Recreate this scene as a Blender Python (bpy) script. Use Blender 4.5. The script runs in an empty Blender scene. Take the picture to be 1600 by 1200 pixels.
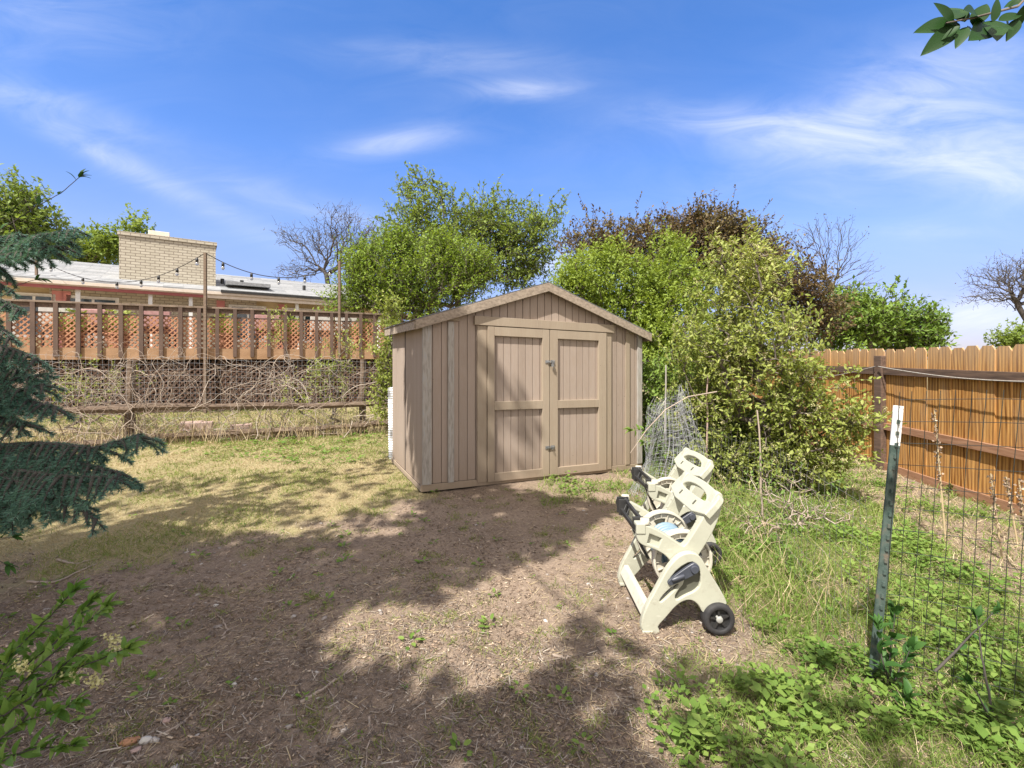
import bpy, math
import numpy as np
from mathutils import Vector, noise as mnoise
# ------------------------------------------------------------------ camera, sky, sun, exposure
S = bpy.context.scene
F = 711.1; HY = 558.0; CZ = 1.5          # focal length in photo pixels, horizon row, eye height
cam = bpy.data.cameras.new('camera'); co = bpy.data.objects.new('camera', cam)
S.collection.objects.link(co); S.camera = co
cam.sensor_width = 36; cam.lens = 16; cam.shift_y = -(600-HY)/1600
cam.clip_start = 0.05; cam.clip_end = 2000
co.location = (0, 0, CZ); co.rotation_euler = (math.pi/2, 0, 0)
SUN = np.array([-0.308, -0.506, 0.805]); SUN /= np.linalg.norm(SUN)
w = bpy.data.worlds.new("World"); S.world = w; w.use_nodes = True
S.view_settings.view_transform = 'Standard'; S.view_settings.look = 'None'
S.view_settings.exposure = 0.85; S.view_settings.gamma = 1
nt = w.node_tree; nt.nodes.clear()
def N(t, typ, **kw):
    n = t.nodes.new(typ)
    for k, v in kw.items(): setattr(n, k, v)
    return n
def mth(t, op, a, b=None, c=None, clamp=False):
    n = t.nodes.new('ShaderNodeMath'); n.operation = op; n.use_clamp = clamp
    for i, x in enumerate((a, b, c)):
        if x is None: continue
        if isinstance(x, (int, float)): n.inputs[i].default_value = x
        else: t.links.new(x, n.inputs[i])
    return n.outputs[0]
sky = N(nt, 'ShaderNodeTexSky', sky_type='NISHITA', sun_disc=False)
sky.sun_elevation = math.asin(SUN[2]); sky.sun_rotation = math.atan2(SUN[0], SUN[1])
sky.altitude = 1600; sky.air_density = 1.0; sky.dust_density = 0.6; sky.ozone_density = 2.0
hsv = N(nt, 'ShaderNodeHueSaturation'); hsv.inputs['Saturation'].default_value = .96; hsv.inputs['Value'].default_value = 1.0
nt.links.new(sky.outputs[0], hsv.inputs['Color'])
tc = N(nt, 'ShaderNodeTexCoord'); sp = N(nt, 'ShaderNodeSeparateXYZ'); nt.links.new(tc.outputs['Generated'], sp.inputs[0])
dy = mth(nt, 'MAXIMUM', sp.outputs[1], 0.08)
U = mth(nt, 'DIVIDE', sp.outputs[0], dy); Vv = mth(nt, 'DIVIDE', sp.outputs[2], dy)
cb = N(nt, 'ShaderNodeCombineXYZ'); nt.links.new(U, cb.inputs[0]); nt.links.new(mth(nt, 'MULTIPLY', Vv, 3.2), cb.inputs[1])
nz = N(nt, 'ShaderNodeTexNoise'); nz.inputs['Scale'].default_value = 3.4; nz.inputs['Detail'].default_value = 9; nz.inputs['Roughness'].default_value = .62; nz.inputs['Distortion'].default_value = 1.1
nt.links.new(cb.outputs[0], nz.inputs['Vector'])
nz2 = N(nt, 'ShaderNodeTexNoise'); nz2.inputs['Scale'].default_value = 1.0; nz2.inputs['Detail'].default_value = 3
nt.links.new(cb.outputs[0], nz2.inputs['Vector'])
# thin cirrus: soft streaks where the sky has them (centre px, py, half length, half width, angle, strength)
tot = None
for px, py, a, b, th, k in [(820, 140, 75, 16, 0, .7), (615, 222, 95, 20, -8, .65), (1180, 195, 150, 30, 6, .75), (1420, 150, 230, 60, -22, .6),
        (1500, 260, 260, 45, 8, .75), (1560, 200, 170, 70, 20, .55), (1460, 362, 70, 12, 0, .45), (90, 165, 190, 26, 18, .4), (210, 265, 230, 20, 26, .55),
        (700, 90, 200, 26, 4, .3), (1560, 490, 230, 30, 0, 1.1), (520, 330, 260, 22, 16, .3), (60, 30, 200, 60, 0, .25), (1300, 300, 60, 30, 0, .2), (860, 415, 120, 18, 0, .8)]:
    u0 = (px-800)/F; v0 = (HY-py)/F; a /= F; b /= F; c, s = math.cos(math.radians(-th)), math.sin(math.radians(-th))
    du = mth(nt, 'SUBTRACT', U, u0); dv = mth(nt, 'SUBTRACT', Vv, v0)
    p = mth(nt, 'ADD', mth(nt, 'MULTIPLY', du, c/a), mth(nt, 'MULTIPLY', dv, s/a))
    q = mth(nt, 'ADD', mth(nt, 'MULTIPLY', du, -s/b), mth(nt, 'MULTIPLY', dv, c/b))
    e = mth(nt, 'MULTIPLY', mth(nt, 'EXPONENT', mth(nt, 'MULTIPLY', mth(nt, 'ADD', mth(nt, 'MULTIPLY', p, p), mth(nt, 'MULTIPLY', q, q)), -1.0)), k)
    tot = e if tot is None else mth(nt, 'ADD', tot, e)
nm = N(nt, 'ShaderNodeMapRange'); nm.inputs[1].default_value = .3; nm.inputs[2].default_value = .72; nt.links.new(nz.outputs[0], nm.inputs[0])
nm2 = N(nt, 'ShaderNodeMapRange'); nm2.inputs[1].default_value = .35; nm2.inputs[2].default_value = .75; nm2.inputs[4].default_value = .16; nt.links.new(nz2.outputs[0], nm2.inputs[0])
cl = mth(nt, 'MULTIPLY', tot, mth(nt, 'ADD', mth(nt, 'MULTIPLY', nm.outputs[0], 1.0), .18))
cl = mth(nt, 'ADD', cl, mth(nt, 'MULTIPLY', nm2.outputs[0], nm.outputs[0]))
cl = mth(nt, 'MINIMUM', mth(nt, 'MULTIPLY', cl, .57), .8)
mx = N(nt, 'ShaderNodeMixRGB'); mx.inputs[2].default_value = (4.6, 4.7, 5.1, 1)
# broad thin cloud added high overhead and behind (outside the photographed part of the sky) whitens the fill light
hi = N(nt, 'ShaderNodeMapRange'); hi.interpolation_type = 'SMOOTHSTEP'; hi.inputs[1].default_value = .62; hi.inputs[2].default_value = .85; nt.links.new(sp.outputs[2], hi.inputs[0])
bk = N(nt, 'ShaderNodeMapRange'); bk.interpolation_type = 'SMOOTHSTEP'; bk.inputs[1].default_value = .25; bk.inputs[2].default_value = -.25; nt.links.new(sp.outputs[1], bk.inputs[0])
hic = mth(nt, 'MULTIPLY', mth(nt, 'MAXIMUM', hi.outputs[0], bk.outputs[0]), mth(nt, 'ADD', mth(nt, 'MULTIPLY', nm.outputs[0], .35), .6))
grd = N(nt, 'ShaderNodeValToRGB'); e_ = grd.color_ramp.elements; e_[0].position = 0; e_[0].color = (.38, .34, .45, 1); e_[1].position = .62; e_[1].color = (.45, .80, 1.22, 1)
for p_, c_ in ((.10, (.50, .45, .60)), (.22, (.72, .72, .86)), (.38, (.56, .78, 1.14))): q_ = e_.new(p_); q_.color = (*c_, 1)
nt.links.new(sp.outputs[2], grd.inputs[0])
skc = N(nt, 'ShaderNodeMixRGB', blend_type='MULTIPLY'); skc.inputs[0].default_value = 1; nt.links.new(hsv.outputs[0], skc.inputs[1]); nt.links.new(grd.outputs[0], skc.inputs[2])
nt.links.new(cl, mx.inputs[0]); nt.links.new(skc.outputs[0], mx.inputs[1])
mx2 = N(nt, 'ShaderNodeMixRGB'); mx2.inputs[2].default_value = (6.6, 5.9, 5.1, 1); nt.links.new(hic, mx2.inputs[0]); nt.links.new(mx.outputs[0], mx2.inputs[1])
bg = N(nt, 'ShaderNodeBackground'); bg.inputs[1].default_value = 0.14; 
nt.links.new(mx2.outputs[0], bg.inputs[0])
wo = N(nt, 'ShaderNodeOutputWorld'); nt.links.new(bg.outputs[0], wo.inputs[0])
sl = bpy.data.lights.new('sun', 'SUN'); sl.energy = 5.0; sl.angle = math.radians(.6); sl.color = (1, .95, .87)
so = bpy.data.objects.new('sun', sl); S.collection.objects.link(so)
so.rotation_euler = Vector(SUN).to_track_quat('Z', 'Y').to_euler()

# ------------------------------------------------------------------ helpers
R = np.random.default_rng(7)
def P(px, py, Z): return np.array([(px-800)/F*Z, Z, CZ+(HY-py)/F*Z])
ORG = {}
def org(o): return ORG.get(o.name, np.zeros(3)) if o else np.zeros(3)
def tag(o, label=None, cat=None, group=None, kind=None):
    for k, v in (('label', label), ('category', cat), ('group', group), ('kind', kind)):
        if v: o[k] = v
    return o
def thing(name, label, cat, loc, group=None):
    o = bpy.data.objects.new(name, None); S.collection.objects.link(o); o.location = tuple(map(float, loc)); o.empty_display_size = .2
    ORG[o.name] = np.array(loc, float); return tag(o, label, cat, group)
def obj(name, V, Fc, mat, parent=None, smooth=False, bevel=0):
    V = np.asarray(V, float) - org(parent)
    me = bpy.data.meshes.new(name)
    if isinstance(Fc, np.ndarray):
        n, k = Fc.shape
        me.vertices.add(len(V)); me.vertices.foreach_set('co', V.astype(np.float32).ravel())
        me.loops.add(n*k); me.loops.foreach_set('vertex_index', Fc.astype(np.int32).ravel())
        me.polygons.add(n); me.polygons.foreach_set('loop_start', np.arange(0, n*k, k, dtype=np.int32))
        me.polygons.foreach_set('loop_total', np.full(n, k, dtype=np.int32)); me.update(calc_edges=True)
    else:
        me.from_pydata([tuple(v) for v in V], [], Fc)
    me.materials.append(mat)
    if smooth: me.polygons.foreach_set('use_smooth', np.ones(len(me.polygons), bool))
    o = bpy.data.objects.new(name, me); S.collection.objects.link(o)
    if parent: o.parent = parent
    ORG[o.name] = org(parent)
    if bevel:
        m = o.modifiers.new('bevel', 'BEVEL'); m.width = bevel; m.segments = 2; m.limit_method = 'ANGLE'
    return o
class MB:
    def __init__(s): s.V = []; s.F = []; s.n = 0
    def add(s, V, Fc):
        V = np.asarray(V, float); s.V.append(V); s.F += [tuple(int(i)+s.n for i in f) for f in Fc]; s.n += len(V); return s
    def box(s, c0, c1, tf=None):
        (x0, y0, z0), (x1, y1, z1) = c0, c1
        V = np.array([(x, y, z) for z in (z0, z1) for x, y in ((x0, y0), (x1, y0), (x1, y1), (x0, y1))], float)
        if tf: V = np.array([tf(*v) for v in V])
        return s.add(V, [(3, 2, 1, 0), (4, 5, 6, 7), (0, 1, 5, 4), (1, 2, 6, 5), (2, 3, 7, 6), (3, 0, 4, 7)])
    def prism(s, poly, h0, h1, tf):      # poly in (p,q), extruded along h ; tf(p,q,h)
        n = len(poly)
        V = [tf(p, q, h0) for p, q in poly]+[tf(p, q, h1) for p, q in poly]
        return s.add(V, [tuple(range(n))[::-1], tuple(range(n, 2*n))]+[(i, (i+1) % n, n+(i+1) % n, n+i) for i in range(n)])
    def tube(s, pts, r, n=6):
        V, Fq = tube(pts, r, n); s.add(V, Fq)
        s.add(V[:n], [tuple(range(n))[::-1]]); s.add(V[-n:], [tuple(range(n))]); return s
    def build(s, name, mat, parent=None, **k): return obj(name, np.concatenate(s.V), s.F, mat, parent, **k)
def tube(pts, r, n=6):
    pts = np.asarray(pts, float); r = np.broadcast_to(np.asarray(r, float), (len(pts),))
    T = np.gradient(pts, axis=0); T /= np.linalg.norm(T, axis=1)[:, None]+1e-9
    ref = np.array([0.31, .11, .94]) if abs(T.mean(0)[2]) < .8 else np.array([1, .13, .07])
    A = np.cross(T, ref); A /= np.linalg.norm(A, axis=1)[:, None]+1e-9; B = np.cross(T, A)
    th = np.arange(n)*2*math.pi/n
    V = pts[:, None]+r[:, None, None]*(np.cos(th)[None, :, None]*A[:, None]+np.sin(th)[None, :, None]*B[:, None])
    i = np.arange(len(pts)-1)[:, None]*n; j = np.arange(n)[None]; j2 = (j+1) % n
    return V.reshape(-1, 3), np.stack([i+j, i+j2, i+n+j2, i+n+j], -1).reshape(-1, 4)
def tubes(name, lst, mat, parent=None, n=5, smooth=True):
    Vs, Fs, o = [], [], 0
    for pts, r in lst:
        V, Fq = tube(pts, r, n); Vs.append(V); Fs.append(Fq+o); o += len(V)
    return obj(name, np.concatenate(Vs), np.concatenate(Fs), mat, parent, smooth)
def unit(v): return v/(np.linalg.norm(v, axis=-1, keepdims=True)+1e-9)
KITE = (np.array([(0, 0, 0), (.45, .26, .05), (1, 0, 0), (.45, -.26, .05)], float), np.array([(0, 3, 2, 1)]))
LEAF = (np.array([(0, 0, 0), (.28, .2, .07), (.66, .19, .06), (1, 0, -.03), (.66, -.19, .06), (.28, -.2, .07)], float), np.array([(0, 3, 2, 1), (0, 5, 4, 3)]))
OVAL = (np.array([(0, 0, 0), (.12, .0, 0), (.3, .24, .08), (.6, .3, .08), (.85, .16, .03), (1, 0, -.08), (.85, -.16, .03), (.6, -.3, .08), (.3, -.24, .08), (.62, 0, .0), (.85, 0, -.02)], float),
        np.array([(1, 9, 3, 2), (9, 10, 4, 3), (1, 8, 7, 9), (9, 7, 6, 10), (10, 5, 4, 4), (10, 6, 5, 5)]))
OVAL = (OVAL[0], np.array([(1, 9, 3, 2), (9, 10, 4, 3), (1, 8, 7, 9), (9, 7, 6, 10), (10, 6, 5, 4)]))
def leafmesh(pos, d, nrm, size, tpl=KITE, wid=1.0):
    n = len(pos); d = unit(d); b = unit(np.cross(nrm, d)); nn = np.cross(d, b)
    T, Ft = tpl; size = np.broadcast_to(size, (n,))[:, None, None]
    V = pos[:, None]+size*(T[None, :, 0:1]*d[:, None]+T[None, :, 1:2]*wid*b[:, None]+T[None, :, 2:3]*nn[:, None])
    Fa = (np.arange(n)*len(T))[:, None, None]+Ft[None]
    return V.reshape(-1, 3), Fa.reshape(-1, Ft.shape[1])
def bigleaf(w=.21, n=9):
    u = np.linspace(0, 1, n); prof = w*np.sin(math.pi*u**.82)**.8*(1-.25*u); prof[0] = prof[-1] = 0; V = []; Fq = []
    for i in range(n): z = .06*math.sin(u[i]*3)-.16*u[i]**2; V += [(u[i], 0, z-.02), (u[i], prof[i], z+.28*prof[i]), (u[i], -prof[i], z+.28*prof[i])]
    for i in range(n-1): a, b = 3*i, 3*i+3; Fq += [(a, b, b+1, a+1), (a, a+2, b+2, b)]
    return np.array(V, float), np.array(Fq)
OVAL = bigleaf()
def rnd(n): return unit(R.normal(size=(n, 3)))
def ells(lst, n):      # points in a union of ellipsoids given as (px,py,rx,ry,Z,depth radius m, weight)
    out = []; W = np.array([e[6] if len(e) > 6 else e[2]*e[3] for e in lst], float); W /= W.sum()
    for e, k in zip(lst, R.multinomial(n, W)):
        c = P(e[0], e[1], e[4]); v = rnd(k)*(R.random((k, 1))**(1/2.2))
        out.append(c+v*np.array([e[2]*e[4]/F, e[5], e[3]*e[4]/F]))
    return np.concatenate(out)
def grow(trunk, att, step=.5, tipr=.006, pw=.45, up=.15, jit=.07, prefer=.25):
    trunk = np.asarray(trunk, float); nodes = [t for t in trunk]; par = [max(i-1, 0) for i in range(len(trunk))]; par[0] = -1
    arr = np.zeros((len(trunk)+len(att)*40, 3)); arr[:len(trunk)] = trunk; m = len(trunk)
    depth = np.zeros(len(arr)); depth[:m] = np.arange(m)*.02
    att = att[np.argsort(np.linalg.norm(att-trunk[-1], axis=1)+R.random(len(att))*.4)]
    chains = [list(range(len(trunk)))]; tips = []
    for a in att:
        v = a-arr[:m]; dist = np.linalg.norm(v, axis=1)
        cost = dist+prefer*depth[:m]+np.where(v[:, 2] < 0, .4*-v[:, 2], 0)
        i = int(cost.argmin()); D = dist[i]; k = min(max(2, int(D/step)+1), 30)
        ch = [i]; p0 = arr[i].copy(); off = rnd(1)[0]*D*jit
        for q in range(1, k+1):
            t = q/k; p = p0+(a-p0)*t+off*math.sin(math.pi*t)+R.normal(size=3)*D*.02*(t < 1)+np.array([0, 0, up*D*math.sin(math.pi*t)*.5])
            if m >= len(arr): break
            arr[m] = p; par.append(ch[-1]); depth[m] = depth[ch[-1]]+D/k; ch.append(m); m += 1
        chains.append(ch); tips.append(ch[-1])
    cnt = np.zeros(m)
    for t in tips: cnt[t] += 1
    for i in range(m-1, 0, -1):
        if par[i] >= 0: cnt[par[i]] += cnt[i]
    rad = tipr*np.maximum(cnt, .6)**pw
    segs = []
    for ch in chains:
        r = rad[ch].copy()
        if len(ch) > 1 and ch is not chains[0]: r[0] = min(r[0], r[1]*1.15)
        segs.append((arr[ch], r))
    return segs, arr[tips], [arr[par[t]] for t in tips]
def sprigs(tips, frm, n, L, size, tpl=KITE, per=7, upb=.5, wid=1.0, droop=0.):
    """short shoots round each tip with leaves along them -> shoot list, leaf mesh"""
    k = len(tips); T = np.repeat(tips, n, 0); O = unit(np.repeat(tips-np.array(frm), n, 0))
    d = unit(O*.7+rnd(len(T))*1.0+np.array([0, 0, upb])); Ls = L*(.5+R.random(len(T)))
    T = T+R.normal(size=T.shape)*L*.45
    s = np.linspace(.1, 1, per); pos = T[:, None]+d[:, None]*(Ls[:, None]*s[None])[..., None]
    pos[..., 2] -= droop*(s**2)[None]*Ls[:, None]
    ld = unit(d[:, None]*.6+rnd(len(T)*per).reshape(len(T), per, 3)); nr = unit(rnd(len(T)*per)*.8+np.array([0, 0, .8])+SUN*.4)
    V, Fq = leafmesh(pos.reshape(-1, 3), ld.reshape(-1, 3), nr, size*(.6+.7*R.random(len(T)*per)), tpl, wid)
    tw = [(np.array([T[i], T[i]+d[i]*Ls[i]]), np.array([.004, .002])) for i in range(len(T))]
    return tw, V, Fq
# ------------------------------------------------------------------ materials
def mat(name):
    m = bpy.data.materials.new(name); m.use_nodes = True; return m, m.node_tree, m.node_tree.nodes['Principled BSDF']
def ramp(t, src, stops):
    r = t.nodes.new('ShaderNodeValToRGB'); e = r.color_ramp.elements
    while len(e) < len(stops): e.new(.5)
    for i, (p, c) in enumerate(stops): e[i].position = p; e[i].color = (*c, 1)
    t.links.new(src, r.inputs[0]); return r.outputs[0]
def nse(t, scale, detail=4, vec=None, rough=.55, stretch=None):
    if vec is None: vec = t.nodes.new('ShaderNodeTexCoord').outputs['Object']
    if stretch:
        mp = t.nodes.new('ShaderNodeMapping'); mp.inputs['Scale'].default_value = stretch; t.links.new(vec, mp.inputs[0]); vec = mp.outputs[0]
    n = t.nodes.new('ShaderNodeTexNoise'); n.inputs['Scale'].default_value = scale; n.inputs['Detail'].default_value = detail; n.inputs['Roughness'].default_value = rough
    t.links.new(vec, n.inputs['Vector']); return n.outputs[0]
def mixc(t, f, a, b, mode='MIX'):
    m = t.nodes.new('ShaderNodeMixRGB'); m.blend_type = mode
    for i, x in enumerate((f, a, b)):
        if isinstance(x, (int, float)): m.inputs[i].default_value = x
        elif isinstance(x, tuple): m.inputs[i].default_value = (*x, 1)
        else: t.links.new(x, m.inputs[i])
    return m.outputs[0]
def bump(t, b, h, st=.4, dist=.01):
    n = t.nodes.new('ShaderNodeBump'); n.inputs['Strength'].default_value = st; n.inputs['Distance'].default_value = dist
    t.links.new(h, n.inputs['Height']); t.links.new(n.outputs[0], b.inputs['Normal'])
def island(t): return t.nodes.new('ShaderNodeNewGeometry').outputs['Random Per Island']
def simple(name, c1, c2, scale=8, rough=.7, stretch=None, isl=0., bst=.3, bd=.004, metal=0, c3=None, iscol=None):
    m, t, b = mat(name); n = nse(t, scale, 6, stretch=stretch)
    st = [(.3, c1), (.7, c2)] if c3 is None else [(.25, c1), (.55, c2), (.8, c3)]
    c = ramp(t, n, st)
    if isl:
        c = mixc(t, isl, c, ramp(t, island(t), iscol or [(0, c1), (1, c2)]))
    t.links.new(c, b.inputs['Base Color']); b.inputs['Roughness'].default_value = rough; b.inputs['Metallic'].default_value = metal
    if bst: bump(t, b, n, bst, bd)
    return m
def leafmat(name, cols, transl=.35, big=.5, rough=.5):
    """leaf: colour differs leaf by leaf and bough by bough; thin, lets light through"""
    m, t, b = mat(name); n = len(cols)
    c = ramp(t, island(t), [(i/(n-1), c) for i, c in enumerate(cols)])
    g = t.nodes.new('ShaderNodeNewGeometry').outputs['Position']
    c2 = ramp(t, nse(t, big, 2, vec=g), [(.3, cols[0]), (.7, cols[-1])])
    c = mixc(t, .4, c, c2)
    t.links.new(c, b.inputs['Base Color']); b.inputs['Roughness'].default_value = rough
    b.inputs['Specular IOR Level'].default_value = .2
    tr = t.nodes.new('ShaderNodeBsdfTranslucent'); t.links.new(mixc(t, 1, c, (1.25, 1.2, .6), 'MULTIPLY'), tr.inputs[0])
    ms = t.nodes.new('ShaderNodeMixShader'); ms.inputs[0].default_value = transl
    t.links.new(b.outputs[0], ms.inputs[1]); t.links.new(tr.outputs[0], ms.inputs[2])
    t.links.new(ms.outputs[0], t.nodes['Material Output'].inputs[0]); return m
M = {}
M['bark'] = simple('grey bark', (.07, .055, .045), (.17, .14, .115), 14, .9, (1, 1, .25), bst=.6)
M['dark_bark'] = simple('dark bark', (.035, .03, .028), (.09, .075, .065), 14, .9, (1, 1, .25), bst=.6)
M['lf_airy'] = leafmat('fresh elm leaves', [(.12, .18, .03), (.19, .26, .05), (.27, .34, .085)])
M['lf_dense'] = leafmat('dense green leaves', [(.12, .20, .022), (.19, .28, .035), (.28, .37, .06)], .35)
M['lf_plum'] = leafmat('purple plum leaves', [(.10, .06, .03), (.155, .10, .045), (.16, .15, .055)], .2)
M['lf_hedge'] = leafmat('cherry hedge leaves', [(.13, .19, .03), (.22, .30, .045), (.32, .40, .08)], .38)
M['lf_near'] = leafmat('yellow green cherry leaves', [(.13, .18, .03), (.26, .32, .06), (.42, .45, .14)], .36, 1.2)
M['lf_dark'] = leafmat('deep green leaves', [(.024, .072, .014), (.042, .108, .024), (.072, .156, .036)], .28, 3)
M['lf_right'] = leafmat('mid green leaves', [(.09, .16, .03), (.15, .24, .04), (.22, .31, .06)], .3)
M['lf_weed'] = leafmat('weed leaves', [(.075, .15, .025), (.14, .24, .04), (.25, .33, .08)], .3, 1.5)
M['lf_sapling'] = leafmat('young cherry leaves', [(.07, .17, .03), (.14, .26, .05), (.25, .36, .09)], .4, 6, .4)
M['lf_sprig'] = leafmat('dark backlit leaves', [(.012, .04, .008), (.02, .06, .012), (.03, .08, .018)], .2, 3)  # the darkness of leaves seen backlit is put into this colour
M['flower'] = leafmat('cream cherry blossom', [(.42, .4, .17), (.6, .57, .3), (.7, .66, .4)], .25, 3)
M['needle'] = leafmat('blue spruce needles', [(.055, .14, .11), (.10, .215, .165), (.20, .34, .26)], .2, 2.5, .45)
def paint(name, c1, c2, c3):
    m, t, b = mat(name); p_ = t.nodes.new('ShaderNodeNewGeometry').outputs['Position']; n = nse(t, 6, 6, stretch=(1, 1, .3)); f = nse(t, 70, 4, stretch=(1, 1, .12)); g_ = nse(t, 2.3, 5, rough=.7)
    c = ramp(t, n, [(.3, c1), (.7, c2)]); c = mixc(t, .4, c, ramp(t, island(t), [(0, c1), (.6, c2), (1, c3)])); c = mixc(t, .3, c, ramp(t, f, [(.3, (.30, .22, .155)), (.6, c2), (.8, c3)]))
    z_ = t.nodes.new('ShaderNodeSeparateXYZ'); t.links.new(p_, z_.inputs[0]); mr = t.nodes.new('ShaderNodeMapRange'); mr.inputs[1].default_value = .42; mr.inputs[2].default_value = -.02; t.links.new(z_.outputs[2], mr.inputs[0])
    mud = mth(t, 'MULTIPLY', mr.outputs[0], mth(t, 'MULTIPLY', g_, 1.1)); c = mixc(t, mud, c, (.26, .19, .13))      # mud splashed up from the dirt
    st_ = nse(t, 3.2, 5, stretch=(3.5, 3.5, .18), rough=.65); s2 = ramp(t, st_, [(.56, (0, 0, 0)), (.72, (1, 1, 1))]); c = mixc(t, mth(t, 'MULTIPLY', s2, .32), c, (.22, .17, .13))
    v = t.nodes.new('ShaderNodeTexVoronoi'); v.inputs['Scale'].default_value = 6.5; t.links.new(p_, v.inputs['Vector']); dd_ = mth(t, 'LESS_THAN', v.outputs['Distance'], .035); c = mixc(t, mth(t, 'MULTIPLY', dd_, .75), c, (.07, .05, .04))
    t.links.new(c, b.inputs['Base Color']); b.inputs['Roughness'].default_value = .8; bump(t, b, f, .4, .003); return m
M['paint'] = paint('weathered tan paint', (.275, .218, .175), (.335, .27, .222), (.40, .33, .277))
M['trim'] = paint('tan trim paint', (.27, .215, .155), (.34, .28, .208), (.39, .325, .255))
M['bare_trim'] = simple('weathered grey batten', (.20, .18, .16), (.36, .33, .29), 16, .85, (3, 3, .5), bst=.5, c3=(.31, .33, .345))
M['fascia'] = simple('weathered grey fascia', (.20, .16, .12), (.38, .31, .24), 26, .85, (1, 1, 1.5), bst=.6)
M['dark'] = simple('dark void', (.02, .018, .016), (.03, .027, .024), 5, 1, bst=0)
M['shingle'] = simple('grey shingles', (.10, .10, .105), (.17, .17, .175), 60, .95, bst=.6, isl=.5, iscol=[(0, (.09, .09, .095)), (1, (.2, .2, .2))])
M['houseroof'] = simple('pale grey shingles', (.24, .25, .26), (.38, .385, .39), 26, .95, bst=.4, isl=.5, iscol=[(0, (.22, .23, .24)), (1, (.44, .44, .44))])
M['steel'] = simple('galvanised steel', (.25, .26, .27), (.42, .43, .44), 20, .45, metal=.8, bst=.1)
def plast(name, c1, c2):
    m, t, b = mat(name); c = ramp(t, nse(t, 5, 5), [(.3, c1), (.7, c2)]); g_ = ramp(t, nse(t, 14, 8, rough=.75), [(.52, (0, 0, 0)), (.75, (1, 1, 1))])
    p_ = t.nodes.new('ShaderNodeNewGeometry').outputs['Position']; z_ = t.nodes.new('ShaderNodeSeparateXYZ'); t.links.new(p_, z_.inputs[0]); mr = t.nodes.new('ShaderNodeMapRange'); mr.inputs[1].default_value = .30; mr.inputs[2].default_value = -.02; t.links.new(z_.outputs[2], mr.inputs[0])
    c = mixc(t, mth(t, 'ADD', mth(t, 'MULTIPLY', g_, .28), mth(t, 'MULTIPLY', mth(t, 'MULTIPLY', mr.outputs[0], g_), .6), clamp=True), c, (.22, .18, .13))
    sc_ = ramp(t, nse(t, 60, 3, stretch=(.15, 1, 1.)), [(.66, (0, 0, 0)), (.74, (1, 1, 1))]); c = mixc(t, mth(t, 'MULTIPLY', sc_, .35), c, (.68, .67, .58))
    t.links.new(c, b.inputs['Base Color']); b.inputs['Roughness'].default_value = .55; bump(t, b, nse(t, 120, 3), .15, .001); return m
M['plastic'] = plast('sage cream plastic', (.37, .37, .295), (.44, .44, .35))
M['plastic2'] = plast('beige plastic', (.48, .45, .37), (.56, .53, .44))
M['plastic3'] = simple('olive grey plastic', (.075, .075, .055), (.10, .10, .075), 7, .55, bst=.1)
M['slate'] = simple('slate blue plastic', (.045, .05, .065), (.065, .07, .09), 9, .4, bst=.05)
M['black'] = simple('black plastic', (.018, .018, .018), (.035, .034, .033), 9, .5, bst=.1)
M['rubber'] = simple('dusty tyre', (.014, .014, .016), (.035, .033, .033), 24, .75, bst=.2)
M['hose'] = simple('pale blue hose', (.17, .26, .33), (.22, .31, .38), 12, .45, bst=.05)
M['wire'] = simple('grey wire', (.34, .35, .37), (.55, .56, .58), 12, .45, metal=.3, bst=0)
M['capgrey'] = simple('grey plastic cap', (.26, .26, .24), (.36, .36, .33), 30, .6, bst=.1)
M['wire_old'] = simple('aged wire', (.10, .10, .10), (.24, .24, .23), 12, .5, metal=.3, bst=0)
M['darkwire'] = simple('dark green wire', (.02, .025, .02), (.05, .055, .045), 12, .5, metal=.2, bst=0)
M['tpost'] = simple('green steel post', (.025, .05, .04), (.07, .10, .085), 22, .75, bst=.4, c3=(.17, .12, .085), isl=0)
M['white'] = simple('white paint', (.62, .62, .60), (.78, .78, .76), 10, .6, bst=.1)
M['deck'] = simple('red brown stained wood', (.07, .044, .033), (.14, .088, .064), 7, .8, (1, 1, .4), isl=.3, bst=.4)
M['rail'] = simple('weathered brown rail', (.13, .095, .07), (.26, .19, .14), 12, .85, (.4, 1, 1), bst=.4)
M['fasciadeck'] = simple('orange brown deck board', (.27, .155, .08), (.38, .23, .13), 7, .8, (.3, 1, 1), bst=.3)
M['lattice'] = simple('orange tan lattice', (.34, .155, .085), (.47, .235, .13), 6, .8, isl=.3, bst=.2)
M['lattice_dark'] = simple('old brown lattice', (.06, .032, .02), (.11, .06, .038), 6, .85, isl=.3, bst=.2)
M['oldwood'] = simple('old split wood', (.06, .042, .03), (.17, .12, .085), 16, .9, (.3, .3, 2), bst=.7, c3=(.11, .085, .06))
M['vine'] = simple('dead grape vine', (.26, .20, .155), (.42, .34, .275), 9, .9, isl=.5, bst=.2, iscol=[(0, (.16, .11, .075)), (.5, (.32, .25, .19)), (1, (.62, .55, .47))])
M['straw'] = simple('dry straw', (.36, .27, .15), (.52, .41, .25), 9, .85, isl=.7, bst=0, iscol=[(0, (.26, .18, .10)), (.5, (.44, .34, .19)), (1, (.58, .49, .32))])
M['litter'] = simple('wood chip litter', (.2, .14, .10), (.36, .28, .22), 9, .9, isl=.85, bst=0, iscol=[(0, (.07, .045, .028)), (.6, (.20, .137, .09)), (.9, (.36, .26, .18)), (1, (.60, .49, .36))])
M['drygrass'] = leafmat('dry lawn blades', [(.32, .25, .15), (.43, .34, .20), (.55, .45, .28)], .15, 2)
M['grass'] = leafmat('green lawn blades', [(.11, .155, .03), (.19, .235, .05), (.31, .34, .11)], .25, 1.5)
M['grass2'] = leafmat('lush rough grass', [(.10, .17, .03), (.17, .25, .045), (.28, .35, .09)], .25, 1.5)
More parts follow.
